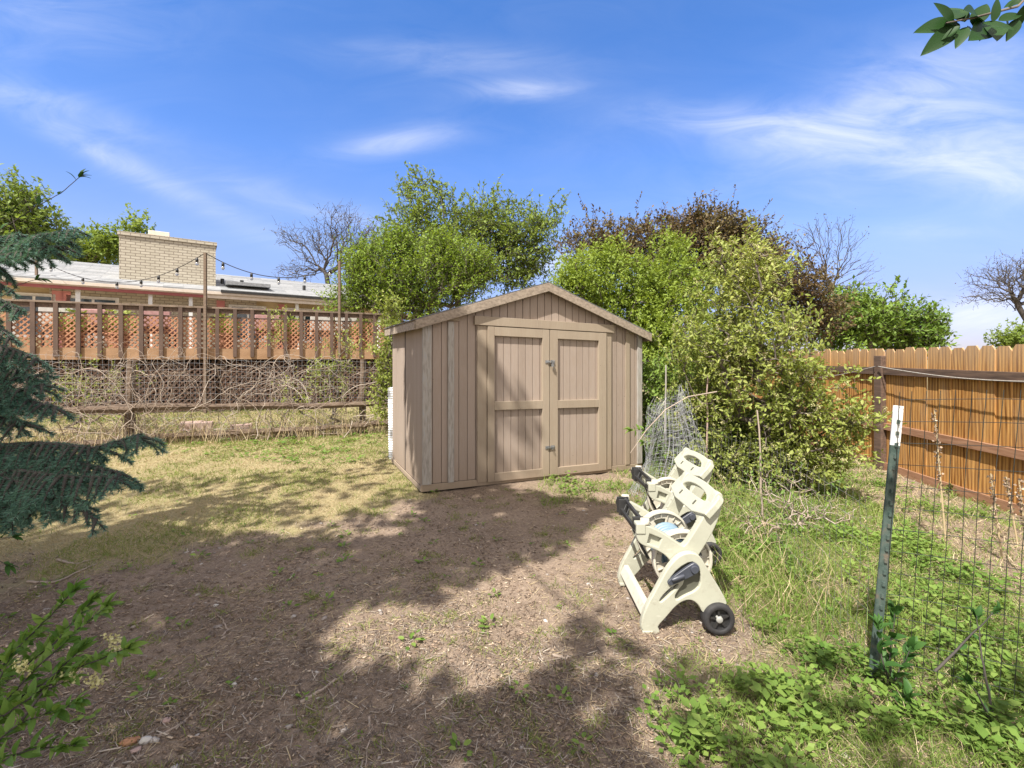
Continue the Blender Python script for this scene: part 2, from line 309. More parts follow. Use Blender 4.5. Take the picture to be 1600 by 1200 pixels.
M['yellow'] = simple('pale yellow siding', (.52, .42, .24), (.60, .50, .31), 3, .8, (1, 1, 8), bst=.2)
M['pink'] = simple('dusty pink paint', (.52, .20, .20), (.60, .26, .25), 5, .75, bst=.1)
M['eave'] = simple('cream eave paint', (.60, .52, .43), (.70, .62, .53), 8, .7, bst=.1)
M['red'] = simple('red eave board', (.26, .07, .065), (.34, .10, .09), 8, .7, bst=.1)
M['pot'] = simple('terracotta', (.45, .20, .12), (.55, .27, .17), 9, .8, bst=.1)
M['stone_o'] = simple('orange stone', (.30, .13, .06), (.48, .27, .15), 12, .75, bst=.5)
M['stone_w'] = simple('pale stone', (.42, .40, .36), (.58, .55, .50), 12, .8, bst=.5)
M['stone_p'] = simple('pink stone', (.33, .22, .19), (.44, .32, .28), 12, .8, bst=.5)
M['galv'] = simple('ribbed white plastic', (.66, .68, .70), (.78, .79, .80), 10, .5, bst=.1)
m, t, b = mat('window glass'); b.inputs['Base Color'].default_value = (.03, .05, .07, 1); b.inputs['Roughness'].default_value = .05; b.inputs['Specular IOR Level'].default_value = .9; M['glass'] = m
m, t, b = mat('bulb glass'); b.inputs['Base Color'].default_value = (.7, .7, .68, 1); b.inputs['Roughness'].default_value = .08; b.inputs['Transmission Weight'].default_value = .7; M['bulb'] = m
def brickmat(name, c1, c2, mortar, tf_scale=1):
    m, t, b = mat(name); u = t.nodes.new('ShaderNodeUVMap').outputs[0]
    n = t.nodes.new('ShaderNodeTexBrick'); n.inputs['Color1'].default_value = (*c1, 1); n.inputs['Color2'].default_value = (*c2, 1); n.inputs['Mortar'].default_value = (*mortar, 1)
    n.inputs['Scale'].default_value = 1; n.inputs['Brick Width'].default_value = .24; n.inputs['Row Height'].default_value = .088; n.inputs['Mortar Size'].default_value = .010
    t.links.new(u, n.inputs['Vector']); t.links.new(mixc(t, .25, n.outputs[0], ramp(t, nse(t, 3), [(.3, c1), (.7, c2)]), 'MIX'), b.inputs['Base Color'])
    b.inputs['Roughness'].default_value = .9; inv = mth(t, 'SUBTRACT', 1, n.outputs['Fac']); bump(t, b, inv, .6, .01); return m
M['brick'] = brickmat('pale yellow brick', (.52, .475, .38), (.42, .38, .295), (.17, .135, .105))
# picket wood: rich orange brown cedar with dark grain and knots
m, t, b = mat('orange cedar'); g = t.nodes.new('ShaderNodeTexCoord').outputs['Object']; isl = island(t)
vv = t.nodes.new('ShaderNodeVectorMath'); vv.operation = 'ADD'; t.links.new(g, vv.inputs[0]); cc = t.nodes.new('ShaderNodeCombineXYZ')
t.links.new(mth(t, 'MULTIPLY', isl, 37.), cc.inputs[0]); t.links.new(mth(t, 'MULTIPLY', isl, 11.), cc.inputs[2]); t.links.new(cc.outputs[0], vv.inputs[1])
gr = nse(t, 5.5, 6, vec=vv.outputs[0], rough=.6, stretch=(1, 5.5, .28)); big = nse(t, 2.2, 3, vec=vv.outputs[0], stretch=(1, 2, .5))
wv = t.nodes.new('ShaderNodeTexWave'); wv.bands_direction = 'Y'; wv.inputs['Scale'].default_value = 4.5; wv.inputs['Distortion'].default_value = 7; wv.inputs['Detail'].default_value = 3; wv.inputs['Detail Scale'].default_value = .7
mp = t.nodes.new('ShaderNodeMapping'); mp.inputs['Scale'].default_value = (1, 1.6, .3); t.links.new(vv.outputs[0], mp.inputs[0]); t.links.new(mp.outputs[0], wv.inputs[0])
c = ramp(t, gr, [(.36, (.10, .036, .009)), (.47, (.36, .155, .035)), (.60, (.74, .43, .15))])
c = mixc(t, .62, c, ramp(t, wv.outputs[0], [(.15, (.085, .03, .008)), (.4, (.36, .15, .035)), (1, (.62, .34, .105))]))
c = mixc(t, mth(t, 'MULTIPLY', big, .45), c, mixc(t, isl, (.17, .065, .02), (.58, .33, .125)))
sx = t.nodes.new('ShaderNodeSeparateXYZ'); gp = t.nodes.new('ShaderNodeNewGeometry').outputs['Position']; t.links.new(gp, sx.inputs[0])
tw = t.nodes.new('ShaderNodeMapRange'); tw.inputs[1].default_value = 1.25; tw.inputs[2].default_value = 1.66; t.links.new(sx.outputs[2], tw.inputs[0])
gy_ = ramp(t, nse(t, 1.6, 6, vec=vv.outputs[0], rough=.7, stretch=(1, 3, .6)), [(.50, (0, 0, 0)), (.68, (1, 1, 1))])
c = mixc(t, mth(t, 'MULTIPLY', gy_, .45), c, (.34, .235, .15))
c = mixc(t, mth(t, 'MULTIPLY', tw.outputs[0], .5), c, (.46, .35, .24))        # bleached tips
t.links.new(c, b.inputs['Base Color']); b.inputs['Roughness'].default_value = .85; b.inputs['Specular IOR Level'].default_value = .2; bump(t, b, gr, .4, .004); M['cedar'] = m
M['cedar_rail'] = simple('dark brown rail', (.06, .038, .028), (.16, .10, .07), 11, .8, (3, .3, 3), bst=.5)
M['cedar_rail2'] = simple('brown rail', (.24, .115, .06), (.36, .20, .12), 11, .8, (3, .3, 3), bst=.5)

# ------------------------------------------------------------------ ground
CP = np.array([(0, 0, 0), (0, 2, 0), (-2, 2, 0), (1, 2.5, 0), (-1, 5, .05), (.4, 5.4, -.01), (1.7, 6.3, -.09), (-6.3, 7.5, .04), (-3, 9.1, -.12), (-8, 10, .36), (-4, 11.5, .34),
               (5.5, 7.4, -.17), (5.4, 5, -.30), (2.3, 2, -.02), (3.5, 3.5, -.12), (-4, 4, .05), (-3, 6, .03), (0, 9, -.05), (5, 12, -.1), (-12, 14, .45),
               (-10, 3, .1), (0, -6, 0), (10, 0, -.35), (10, 10, -.2), (0, 20, .1), (-20, 20, .4), (1.6, 5, -.03), (-1.5, 7, 0)])
def vn(x, y, s):
    xi = np.floor(x).astype(np.int64); yi = np.floor(y).astype(np.int64); fx = x-xi; fy = y-yi; fx = fx*fx*(3-2*fx); fy = fy*fy*(3-2*fy)
    def h(a, b):
        n = (a*374761393+b*668265263+s*974634721) & 0x7fffffff; n = ((n ^ (n >> 13))*1274126177) & 0x7fffffff; return ((n ^ (n >> 16)) & 0xffff)/65535.
    return (h(xi, yi)*(1-fx)+h(xi+1, yi)*fx)*(1-fy)+(h(xi, yi+1)*(1-fx)+h(xi+1, yi+1)*fx)*fy
def G0(x, y):
    x = np.asarray(x, float); y = np.asarray(y, float); w = 1e-12; z = 0
    W = np.zeros_like(x)+1e-9; Z = np.zeros_like(x)
    for a, b, c in CP:
        k = np.exp(-((x-a)**2+(y-b)**2)/(2*1.7**2)); W += k; Z += k*c
    return Z/W
def G(x, y):
    x = np.asarray(x, float); y = np.asarray(y, float)
    return G0(x, y)+.030*(vn(x*1.7, y*1.7, 1)-.5)+.014*(vn(x*6, y*6, 2)-.5)+.012*(vn(x*17, y*17, 3)-.5)+.008*(vn(x*41, y*41, 4)-.5)
def lawn_b(x): return np.interp(x, [-12, -4.2, -3.7, -2.5, -1.9, -1.3, -.95, -.8, -.6], [2.8, 2.9, 3.05, 3.35, 3.8, 4.4, 4.8, 5.2, 9.5])
def sm(x, a, b): t = np.clip((x-a)/(b-a), 0, 1); return t*t*(3-2*t)
def lawn(x, y): return sm(y-lawn_b(x)+.9*(vn(x*2.2, y*2.2, 9)-.5)+.5*(vn(x*7, y*7, 10)-.5), -.3, .35)
def weed_b(y): return np.interp(y, [0, 1.66, 2.0, 2.41, 3.0, 3.65, 5, 7], [.5, .62, .85, 1.15, 1.4, 1.5, 1.55, 1.7])
def weed(x, y):
    w_ = sm(x-weed_b(y)+.7*(vn(x*2.6, y*2.6, 19)-.5)+.3*(vn(x*8, y*8, 20)-.5), -.2, .25)
    bare = sm(x-np.interp(y, [1, 2.5, 3.5, 5, 7], [3.4, 3.0, 3.2, 3.9, 4.4])+.5*(vn(x*2, y*2, 23)-.5), -.1, .25)
    front = .55*sm(y-4.45+.4*(vn(x*3, y*3, 22)-.5), 0, .3)*sm(x, .05, .5)*sm(vn(x*4, y*4, 25), .35, .6)
    return np.maximum(w_*(1-.9*bare), front)
def axis(lo, hi, a, b, f):
    fine = np.arange(a, b, f); L = [a]; s = f
    while L[-1] > lo: s *= 1.28; L.append(L[-1]-s)
    H = [fine[-1]]; s = f
    while H[-1] < hi: s *= 1.28; H.append(H[-1]+s)
    return np.array(L[::-1][:-1]+list(fine)+H[1:])
gx = axis(-400, 400, -4.2, 4.6, .028); gy = axis(-300, 900, 1.2, 6.2, .028)
XX, YY = np.meshgrid(gx, gy, indexing='ij'); ZZ = G(XX, YY)
V = np.stack([XX, YY, ZZ], -1).reshape(-1, 3); nx, ny = len(gx), len(gy)
ii = (np.arange(nx-1)[:, None]*ny+np.arange(ny-1)[None]).reshape(-1); Fg = np.stack([ii, ii+ny, ii+ny+1, ii+1], -1)
m, t, b = mat('bare dirt and thatch')
at = t.nodes.new('ShaderNodeAttribute'); at.attribute_name = 'zone'; sc = t.nodes.new('ShaderNodeSeparateColor'); t.links.new(at.outputs['Color'], sc.inputs[0])
n1 = nse(t, 2.2, 5); n2 = nse(t, 38, 6, rough=.7); n3 = nse(t, 160, 3, rough=.7)
dirt = mixc(t, .55, ramp(t, n1, [(.3, (.16, .118, .08)), (.5, (.26, .193, .137)), (.72, (.44, .34, .245))]), ramp(t, n2, [(.3, (.085, .06, .042)), (.55, (.28, .208, .15)), (.75, (.60, .48, .36))]))
dirt = mixc(t, .3, dirt, ramp(t, n3, [(.35, (.08, .055, .04)), (.65, (.42, .34, .28))]))
law = mixc(t, .5, ramp(t, n1, [(.3, (.34, .27, .15)), (.7, (.23, .22, .09))]), ramp(t, n2, [(.3, (.18, .14, .07)), (.7, (.42, .35, .21))]))
wee = mixc(t, .5, ramp(t, n1, [(.3, (.12, .13, .05)), (.7, (.24, .19, .12))]), ramp(t, n2, [(.3, (.09, .085, .045)), (.7, (.3, .25, .15))]))
c = mixc(t, sc.outputs[1], mixc(t, sc.outputs[0], dirt, law), wee)
t.links.new(c, b.inputs['Base Color']); b.inputs['Roughness'].default_value = .95; b.inputs['Specular IOR Level'].default_value = .15
bump(t, b, mth(t, 'ADD', n2, mth(t, 'MULTIPLY', n3, .6)), .9, .012); M['ground'] = m
gr_o = obj('ground', V, Fg, m, smooth=True); tag(gr_o, kind='structure')
zc = np.stack([lawn(V[:, 0], V[:, 1]), weed(V[:, 0], V[:, 1]), np.zeros(len(V)), np.ones(len(V))], -1).astype(np.float32)
ca = gr_o.data.color_attributes.new('zone', 'FLOAT_COLOR', 'POINT'); ca.data.foreach_set('color', zc.ravel())

# ------------------------------------------------------------------ ground cover
def scatter(n, x0, x1, y0, y1, dens, pw=1.0):
    # more samples close to the eye
    u = R.random(n); y = (y0**(1-pw)+(y1**(1-pw)-y0**(1-pw))*u)**(1/(1-pw)) if pw != 1 else y0*(y1/y0)**u
    x = x0+(x1-x0)*R.random(n); inview = np.abs(x) < 1.2*y+.4
    k = inview & (R.random(n) < dens(x, y)); x = x[k]; y = y[k]; return x, y, G(x, y)
def shedfree(x, y):
    a = (x+.978)*.9+(y-5.005)*.436; b_ = -(x+.978)*.436+(y-5.005)*.9
    return ~((a > -.02) & (a < 3.09) & (b_ > -.03) & (b_ < 2))
BL = (np.array([(0, .5, 0), (0, -.5, 0), (.45, -.38, .12), (.45, .38, .12), (1, 0, 0)], float), None)
def blades(name, x, y, z, h, wd, mt, lean=.55, label=None):
    n = len(x); base = np.stack([x, y, z-.004], -1); d = unit(np.concatenate([R.normal(size=(n, 2))*lean, np.ones((n, 1))], 1)); side = unit(np.cross(d, rnd(n)))
    h = np.broadcast_to(h, (n,))*(.5+R.random(n)); wd = np.broadcast_to(wd, (n,))
    bend = rnd(n)*np.array([1, 1, 0])*(h*.35)[:, None]
    v0 = base-side*wd[:, None]/2; v1 = base+side*wd[:, None]/2; m0 = base+d*(h*.55)[:, None]; tip = base+d*h[:, None]*.95+bend-np.array([0, 0, 1])*(h*.08)[:, None]
    V = np.stack([v0, v1, m0+side*wd[:, None]*.35, m0-side*wd[:, None]*.35, tip], 1).reshape(-1, 3)
    o = np.arange(n)[:, None]*5; Fq = np.concatenate([o+np.array([[0, 1, 2]]), o+np.array([[0, 2, 3]]), o+np.array([[3, 2, 4]])])
    return tag(obj(name, V, Fq, mt), label, 'grass', kind='stuff')
fr = lambda x, y: shedfree(x, y)
gp_ = lambda x, y: sm(vn(x*1.6, y*1.6, 31)*.6+vn(x*5, y*5, 32)*.4, .42, .62)
x, y, z = scatter(190000, -10, 1, 3, 11, lambda x, y: lawn(x, y)*(1-.4*gp_(x, y))*fr(x, y))
blades('dry_grass', x, y, z, .035, .0035*(y/4), M['drygrass'], 1.2, 'short straw coloured dead lawn grass')
x, y, z = scatter(170000, -10, 1, 3, 11, lambda x, y: lawn(x, y)*(.06+.8*np.maximum(gp_(x, y), sm(y+.35*x, 5.4, 6.4)*(x < -.5)))*fr(x, y))
blades('lawn_grass', x, y, z, .05, .004*(y/4), M['grass'], .8, 'short green lawn grass growing in patches')
x, y, z = scatter(150000, .3, 7, 1.3, 8, lambda x, y: weed(x, y)*fr(x, y)*(.45+.55*sm(vn(x*3, y*3, 41), .3, .6)))
blades('weedy_grass', x, y, z, .085, .0042*np.maximum(y/3, .7), M['grass2'], .6, 'tall rough green grass along the wire fence')
x, y, z = scatter(48000, .6, 7, 1.3, 8, lambda x, y: np.maximum(weed(x, y)*.8, .5*(x > 2.5))*fr(x, y))
blades('dead_grass', x, y, z, .09, .003*np.maximum(y/3, .7), M['straw'], 1.5, 'dead straw lying among the weeds')
# tufts of grass in the dirt
cx, cy, _ = scatter(1100, -3.8, 1.5, 1.35, 5.2, lambda x, y: (1-lawn(x, y))*(1-weed(x, y))*fr(x, y)*.35)
cx = np.concatenate([cx, [-.75, -.3, .55, .62, .1, .05, -.15, -.08]]); cy = np.concatenate([cy, [2.9, 3.2, 3.1, 3.25, 1.75, 1.82, 2.55, 1.66]])
bx = np.repeat(cx, 36)+R.normal(size=len(cx)*36)*.035*(.6+np.repeat(R.random(len(cx)), 36)); by = np.repeat(cy, 36)+R.normal(size=len(cx)*36)*.03
blades('grass_tufts', bx, by, G(bx, by), .045, .0035, M['grass'], 1.0, 'small scattered tufts of green grass in the dirt')
# rosettes of broad-leaved weeds
def rosettes(name, x, y, z, per, size, mt, label, hgt=.03, tpl=LEAF, cat='weeds'):
    n = len(x)*per; X = np.repeat(x, per); Y = np.repeat(y, per); Zb = np.repeat(z, per); s = np.repeat(.4+1.1*R.random(len(x))**1.5, per)
    an = R.random(n)*2*math.pi; r = R.random(n)*size*1.1*s; h = hgt*s*R.random(n)*1.6
    pos = np.stack([X+np.cos(an)*r, Y+np.sin(an)*r, Zb+h], -1); d = np.stack([np.cos(an), np.sin(an), .15+.6*R.random(n)-.2], -1)
    V, Fq = leafmesh(pos, d, unit(rnd(n)*.5+np.array([0, 0, 1.])), size*s*(.6+.6*R.random(n)), tpl, 1.2)
    return tag(obj(name, V, Fq, mt), label, cat, kind='stuff')
x, y, z = scatter(9000, .4, 6, 1.3, 7.5, lambda x, y: weed(x, y)*fr(x, y)*sm(vn(x*3.1, y*3.1, 53), .45, .7))
rosettes('feathery_weeds', x, y, z, 14, .036, M['lf_weed'], 'narrow leaved pale weeds mixed among the others', .05, KITE)
x, y, z = scatter(12000, .4, 6, 1.3, 7.5, lambda x, y: weed(x, y)*fr(x, y)*(.04+.96*sm(vn(x*2.3, y*2.3, 51), .45, .62))*(1-.8*(y < 2.8)*(vn(x*4, y*4, 54) > .36))*np.where((y < 2.4) & (x < 1.55), .07, .75))
rosettes('ground_weeds', x, y, z, 11, .010+.0035*np.minimum(y.mean(), 5)+0*.031, M['lf_weed'], 'bright green leafy ground weeds on the right', tpl=bigleaf(.24, 5))
x, y, z = scatter(420, -3.5, 1.4, 1.4, 5.2, lambda x, y: (1-weed(x, y))*fr(x, y)*.35)
rosettes('dirt_weeds', x, y, z, 9, .03, M['lf_weed'], 'small weeds sprouting from the bare dirt', .015)
x, y, z = scatter(1500, -9, -2.2, 6.2, 9.2, lambda x, y: .5*sm(y+.45*x, 4.4, 5.0)*fr(x, y))
rosettes('fence_weeds', x, y, z, 9, .05, M['lf_weed'], 'leafy weeds at the foot of the rail fence')
# litter
def litter(name, n, lmin, lmax, wmul, mt, dens, y1, label, pw=1.6, hz=.004):
    x, y, z = scatter(n, -4.5, 4.8, 1.25, y1, dens, pw); n = len(x); an = R.random(n)*math.pi*2
    L = lmin+(lmax-lmin)*R.random(n)**3; d = np.stack([np.cos(an), np.sin(an), R.normal(size=n)*.18], -1)
    T = (np.array([(-.5, -.5, 0), (.45, -.35, 0), (.5, .4, 0), (-.4, .5, 0), (-.5, -.5, -.35), (.45, -.35, -.35), (.5, .4, -.35), (-.4, .5, -.35)], float),
         np.array([(0, 1, 2, 3), (0, 4, 5, 1), (1, 5, 6, 2), (2, 6, 7, 3), (3, 7, 4, 0)]))
    wd = np.maximum(wmul*L*(.5+R.random(n)), .0018)
    nr = unit(rnd(n)*.35+np.array([0, 0, 1.])); b_ = unit(np.cross(nr, d)); d = unit(d); nn = np.cross(d, b_)
    pos = np.stack([x, y, z+hz+.004*R.random(n)], -1); t_ = T[0]
    V = pos[:, None]+t_[None, :, 0:1]*(d*L[:, None])[:, None]+t_[None, :, 1:2]*(b_*wd[:, None])[:, None]+t_[None, :, 2:3]*(nn*np.minimum(wd, .006)[:, None])[:, None]
    Fa = (np.arange(n)*8)[:, None, None]+T[1][None]
    return tag(obj(name, V.reshape(-1, 3), Fa.reshape(-1, 4), mt), label, 'litter', kind='stuff')
M['twiglit'] = simple('grey twig litter', (.2, .16, .13), (.3, .25, .2), 9, .9, isl=.9, bst=0, iscol=[(0, (.08, .06, .045)), (.5, (.19, .148, .115)), (.85, (.34, .28, .22)), (1, (.56, .49, .40))])
dd = lambda x, y: (1-lawn(x, y))*(1-.75*weed(x, y))*fr(x, y)
litter('wood_chips', 170000, .003, .030, .3, M['litter'], lambda x, y: dd(x, y)*(.35+.65*sm(vn(x*2.5, y*2.5, 61), .35, .65)), 5.3, 'brown wood chips and bark litter on the dirt')
litter('straw_bits', 42000, .008, .075, .035, M['straw'], lambda x, y: dd(x, y)*(.15+.85*sm(vn(x*2, y*2, 62)+.25*sm(x, -.5, .8), .5, .85)), 5.3, 'thin straw and twig bits on the dirt', hz=.006)
litter('twig_litter', 95000, .012, .075, .05, M['twiglit'], lambda x, y: dd(x, y)*sm(vn(x*2.3, y*2.3, 63)*.6+vn(x*6, y*6, 64)*.25+.30*sm(3.6-y, 0, 1.6), .42, .75), 4.6, 'broken grey brown twigs and bark shreds on the dirt', hz=.007)
# pebbles: small stones pressed in the dirt
x, y, z = scatter(1500, -3.8, 1.4, 1.3, 5, lambda x, y: dd(x, y)*.5, 1.6); n = len(x)
sph = np.array([(1, 0, 0), (0, 1, 0), (-1, 0, 0), (0, -1, 0), (0, 0, 1), (.7, .7, .5), (-.7, .7, .5), (-.7, -.7, .5), (.7, -.7, .5)], float)
sf = np.array([(0, 5, 8), (0, 1, 5), (1, 6, 5), (1, 2, 6), (2, 7, 6), (2, 3, 7), (3, 8, 7), (3, 0, 8), (5, 6, 4), (6, 7, 4), (7, 8, 4), (8, 5, 4)])
s_ = .004+.012*R.random(n)**3; an = R.random(n)*6.3; sc3 = np.stack([s_*(1+R.random(n)*.8), s_, s_*.6], -1)
Vp = sph[None]*sc3[:, None]; ca_, sa_ = np.cos(an)[:, None], np.sin(an)[:, None]
Vp = np.stack([Vp[..., 0]*ca_-Vp[..., 1]*sa_, Vp[..., 0]*sa_+Vp[..., 1]*ca_, Vp[..., 2]], -1)+np.stack([x, y, z], -1)[:, None]
M['pebble'] = simple('pebbles', (.2, .17, .15), (.4, .35, .3), 9, .85, isl=.8, bst=0, iscol=[(0, (.16, .12, .10)), (.6, (.30, .26, .23)), (1, (.62, .58, .53))])
tag(obj('pebbles', Vp.reshape(-1, 3), ((np.arange(n)*9)[:, None, None]+sf[None]).reshape(-1, 3), M['pebble'], smooth=True), 'small pale pebbles pressed into the dirt', 'pebbles', kind='stuff')
# named sticks and stones
def gp(px, py):                     # a point on the ground seen at a pixel
    Z = 2.5
    for _ in range(30):
        Z = .5*Z+.5*np.clip(F*(CZ-float(G0((px-800)/F*Z, Z)))/(py-HY), .5, 60)
    X = (px-800)/F*Z; return np.array([X, Z, float(G(X, Z))])
def stick(pts, r, label):
    q = [gp(*p)+np.array([0, 0, r*.6]) for p in pts]; s = []
    for a, b_ in zip(q[:-1], q[1:]):
        for k in range(5): s.append(a+(b_-a)*k/5+R.normal(size=3)*np.array([.004, .004, .002]))
    s.append(q[-1]); b0 = s[0].copy(); o = tubes('stick', [(np.array(s)-b0, np.linspace(r, r*.45, len(s)))], M['vine'], n=6)
    o.location = tuple(b0); tag(o, label, 'stick', 'sticks lying on the dirt')
stick([(90, 878), (115, 884), (142, 876)], .009, 'bent grey twig lying at the lawn edge beyond the leafy sapling')
stick([(40, 912), (85, 913), (128, 893), (150, 884)], .008, 'long dark twig at the left edge of the bare dirt')
stick([(203, 984), (222, 968), (240, 959)], .010, 'short curved brown stick right of the sapling top')
stick([(108, 1035), (125, 1020), (138, 1010)], .008, 'straight tan stick half hidden behind sapling leaves')
stick([(246, 1152), (275, 1135), (292, 1122), (302, 1108)], .006, 'thin pale forked twig beside the white stone')
stick([(200, 1200), (213, 1186), (225, 1177)], .007, 'pale twig near the bottom edge below the pink stone')
stick([(470, 1098), (510, 1073), (530, 1060), (556, 1042)], .008, 'long grey branch lying left of the sunlit patch')
stick([(622, 1030), (623, 1046), (623, 1062)], .006, 'short upright pale chip stick at edge of sunlit patch')
stick([(669, 960), (671, 975), (669, 989)], .005, 'small forked twig in the upper part of the sunlit patch')
stick([(863, 1027), (885, 1030), (897, 1025)], .008, 'pale stick right of the sunlit patch')
stick([(576, 1120), (578, 1150), (570, 1200)], .005, 'thin straight tan twig near bottom centre')
stick([(345, 1000), (355, 985), (348, 972), (340, 962)], .006, 'small curved pale twig in the left dirt')
def stone(px, py, s, mt, label):
    c = gp(px, py); n, k = 14, 9; V = []; sd = R.random(3)*20
    for i in range(k+1):
        th = math.pi*i/k
        for j in range(n):
            ph = 2*math.pi*j/n; d = Vector((math.sin(th)*math.cos(ph), math.sin(th)*math.sin(ph), math.cos(th)))
            q = 1+.35*mnoise.noise(d*1.6+Vector(sd)); V.append((d.x*s[0]*q, d.y*s[1]*q, d.z*s[2]*q+s[2]*.45))
    Fs = [(i*n+j, i*n+(j+1) % n, (i+1)*n+(j+1) % n, (i+1)*n+j) for i in range(k) for j in range(n)]
    o = obj('stone', V, [f[::-1] for f in Fs], mt, smooth=True); o.location = tuple(c); o.rotation_euler.z = .5; tag(o, label, 'stone', 'stones on the bare dirt')
stone(201, 1158, (.036, .020, .014), M['stone_o'], 'orange brown stone beside the white one on the dirt')
stone(227, 1157, (.022, .016, .013), M['stone_w'], 'small white oval stone between orange stone and twig')
stone(213, 1172, (.018, .014, .008), M['stone_p'], 'flat pinkish stone just below the orange and white ones')
stone(366, 1067, (.011, .011, .009), M['stone_w'], 'little round grey white stone alone in the dirt')
stone(337, 948, (.014, .012, .008), M['stone_w'], 'pale flat stone in the dirt left of centre')
stone(260, 1125, (.015, .015, .012), M['stone_p'], 'dull grey pink stone above the forked twig')

# ------------------------------------------------------------------ shed
W_, D_, HE, SLP = 3.07, 1.62, 1.86, .335
def ST(a, b_, z): return np.array([-.978+.9*a-.436*b_, 5.005+.436*a+.9*b_, .045+z-.024*a])
def rz(a): return HE+SLP*min(a, W_-a)
shed = thing('garden_shed', 'tan painted wooden garden shed with double doors and low gable roof', 'shed', ST(0, 0, 0))
mb = MB(); g = .004
a = .0; k = 0
while a < W_-.001:
    a1 = min(a+.102, W_); lo, hi = a+g, a1-g
    if a1 <= .745 or a >= 2.45: z0 = .06
    else: z0 = 1.84
    pts = [(lo, z0), (hi, z0), (hi, rz(hi))]+([(W_/2, rz(W_/2))] if lo < W_/2 < hi else [])+[(lo, rz(lo))]
    mb.prism(pts, -.014, -.001, lambda p, q, h: ST(p, h, q)); a = a1; k += 1
mb.box((0, .0, .06), (W_, .02, HE-.01), ST); mb.prism([(0, HE-.01), (W_, HE-.01), (W_/2, rz(W_/2)-.01)], 0, .02, lambda p, q, h: ST(p, h, q))
mb.build('front_siding', M['paint'], shed)
mb = MB(); b0 = .0
while b0 < D_-.001:
    b1 = min(b0+.0508, D_); mb.box((-.012, b0+.0025, .03), (-.001, b1-.0025, HE), ST); b0 = b1
mb.box((0, .021, .03), (.02, D_, HE-.004), ST); mb.build('side_siding', M['paint'], shed)
mb = MB(); mb.box((W_-.02, .021, .03), (W_, D_, HE-.004), ST); mb.box((.021, D_-.02, .03), (W_-.021, D_, HE), ST); mb.build('rear_wall', M['paint'], shed)
MB().box((-.016, .80, .03), (-.0125, .825, HE-.01), ST).build('seam_strip', M['dark'], shed)
MB().box((-.03, -.028, -.02), (W_+.01, -.002, .055), ST).box((-.03, 0, -.02), (-.013, D_, .028), ST).build('base_board', M['trim'], shed, bevel=.003)
MB().box((0.02, .02, -.14), (W_-.02, D_-.02, -.021), ST).build('floor_frame', M['dark'], shed)
def trim(a0, a1, z0, z1, d=.034, nm='batten', mt='trim', b1=-.0145): return MB().box((a0, -d, z0), (a1, b1, z1), ST).build(nm, M[mt], shed, bevel=.003)
trim(-.014, .085, .056, 1.86, .04, 'corner_trim', 'bare_trim'); trim(.275, .345, .056, 1.86, .04, 'batten', 'bare_trim')
trim(2.79, 2.86, .056, 1.9, .036, 'batten', 'trim'); trim(2.995, 3.075, .056, 1.83, .04, 'corner_trim', 'bare_trim')
trim(.11, .40, 1.872, 1.925, .05, 'rafter_block', 'trim'); trim(2.80, 3.02, 1.845, 1.90, .05, 'rafter_block', 'trim')
trim(.625, .742, .02, 1.835, .040, 'door_casing'); trim(2.453, 2.545, .02, 1.835, .040, 'door_casing')
trim(.585, 2.575, 1.84, 1.945, .062, 'lintel')
def door(a0, a1, p0, p1):
    d = MB()
    d.box((a0, -.030, .03), (a1, -.002, 1.832), ST) if False else None
    x = a0+.02
    while x < a1-.02:
        x1 = min(x+.098, a1-.01); d.box((x+g*.8, -.020, .035), (x1-g*.8, -.008, 1.825), ST); x = x1
    d.box((a0+.01, -.0075, .035), (a1-.01, .004, 1.825), ST)
    o = d.build('door', M['paint'], shed)
    fr_ = MB(); z0, z1 = .02, 1.832
    fr_.box((a0, -.058, z0), (p0, -.0205, z1), ST).box((p1, -.058, z0), (a1, -.0205, z1), ST)
    fr_.box((p0+.001, -.057, z0), (p1-.001, -.0205, .115), ST).box((p0+.001, -.057, .855), (p1-.001, -.0205, .955), ST).box((p0+.001, -.057, 1.725), (p1-.001, -.0205, z1), ST)
    f_ = fr_.build('door_frame', M['trim'], o, bevel=.003); return o
dl = door(.748, 1.576, .832, 1.478); dr = door(1.586, 2.449, 1.697, 2.325)
MB().box((1.572, -.02, .03), (1.590, -.006, 1.83), ST).build('door_gap', M['dark'], shed)
for z in (1.435, .375):
    h = MB().box((1.515, -.066, z-.018), (1.57, -.0585, z+.018), ST).box((1.592, -.066, z-.022), (1.645, -.0585, z+.022), ST).box((1.53, -.078, z-.007), (1.635, -.0665, z+.007), ST)
    h.tube([ST(1.60, -.07, z+.012), ST(1.60, -.10, z+.008), ST(1.60, -.10, z-.018), ST(1.60, -.07, z-.02)], .004, 6)
    if z > 1: h.tube([ST(1.605, -.085, z-.01), ST(1.625, -.09, z-.10)], .0035, 6); h.box((1.585, -.10, z-.06), (1.615, -.08, z-.025), ST)
    h.build('latch', M['steel'], shed)
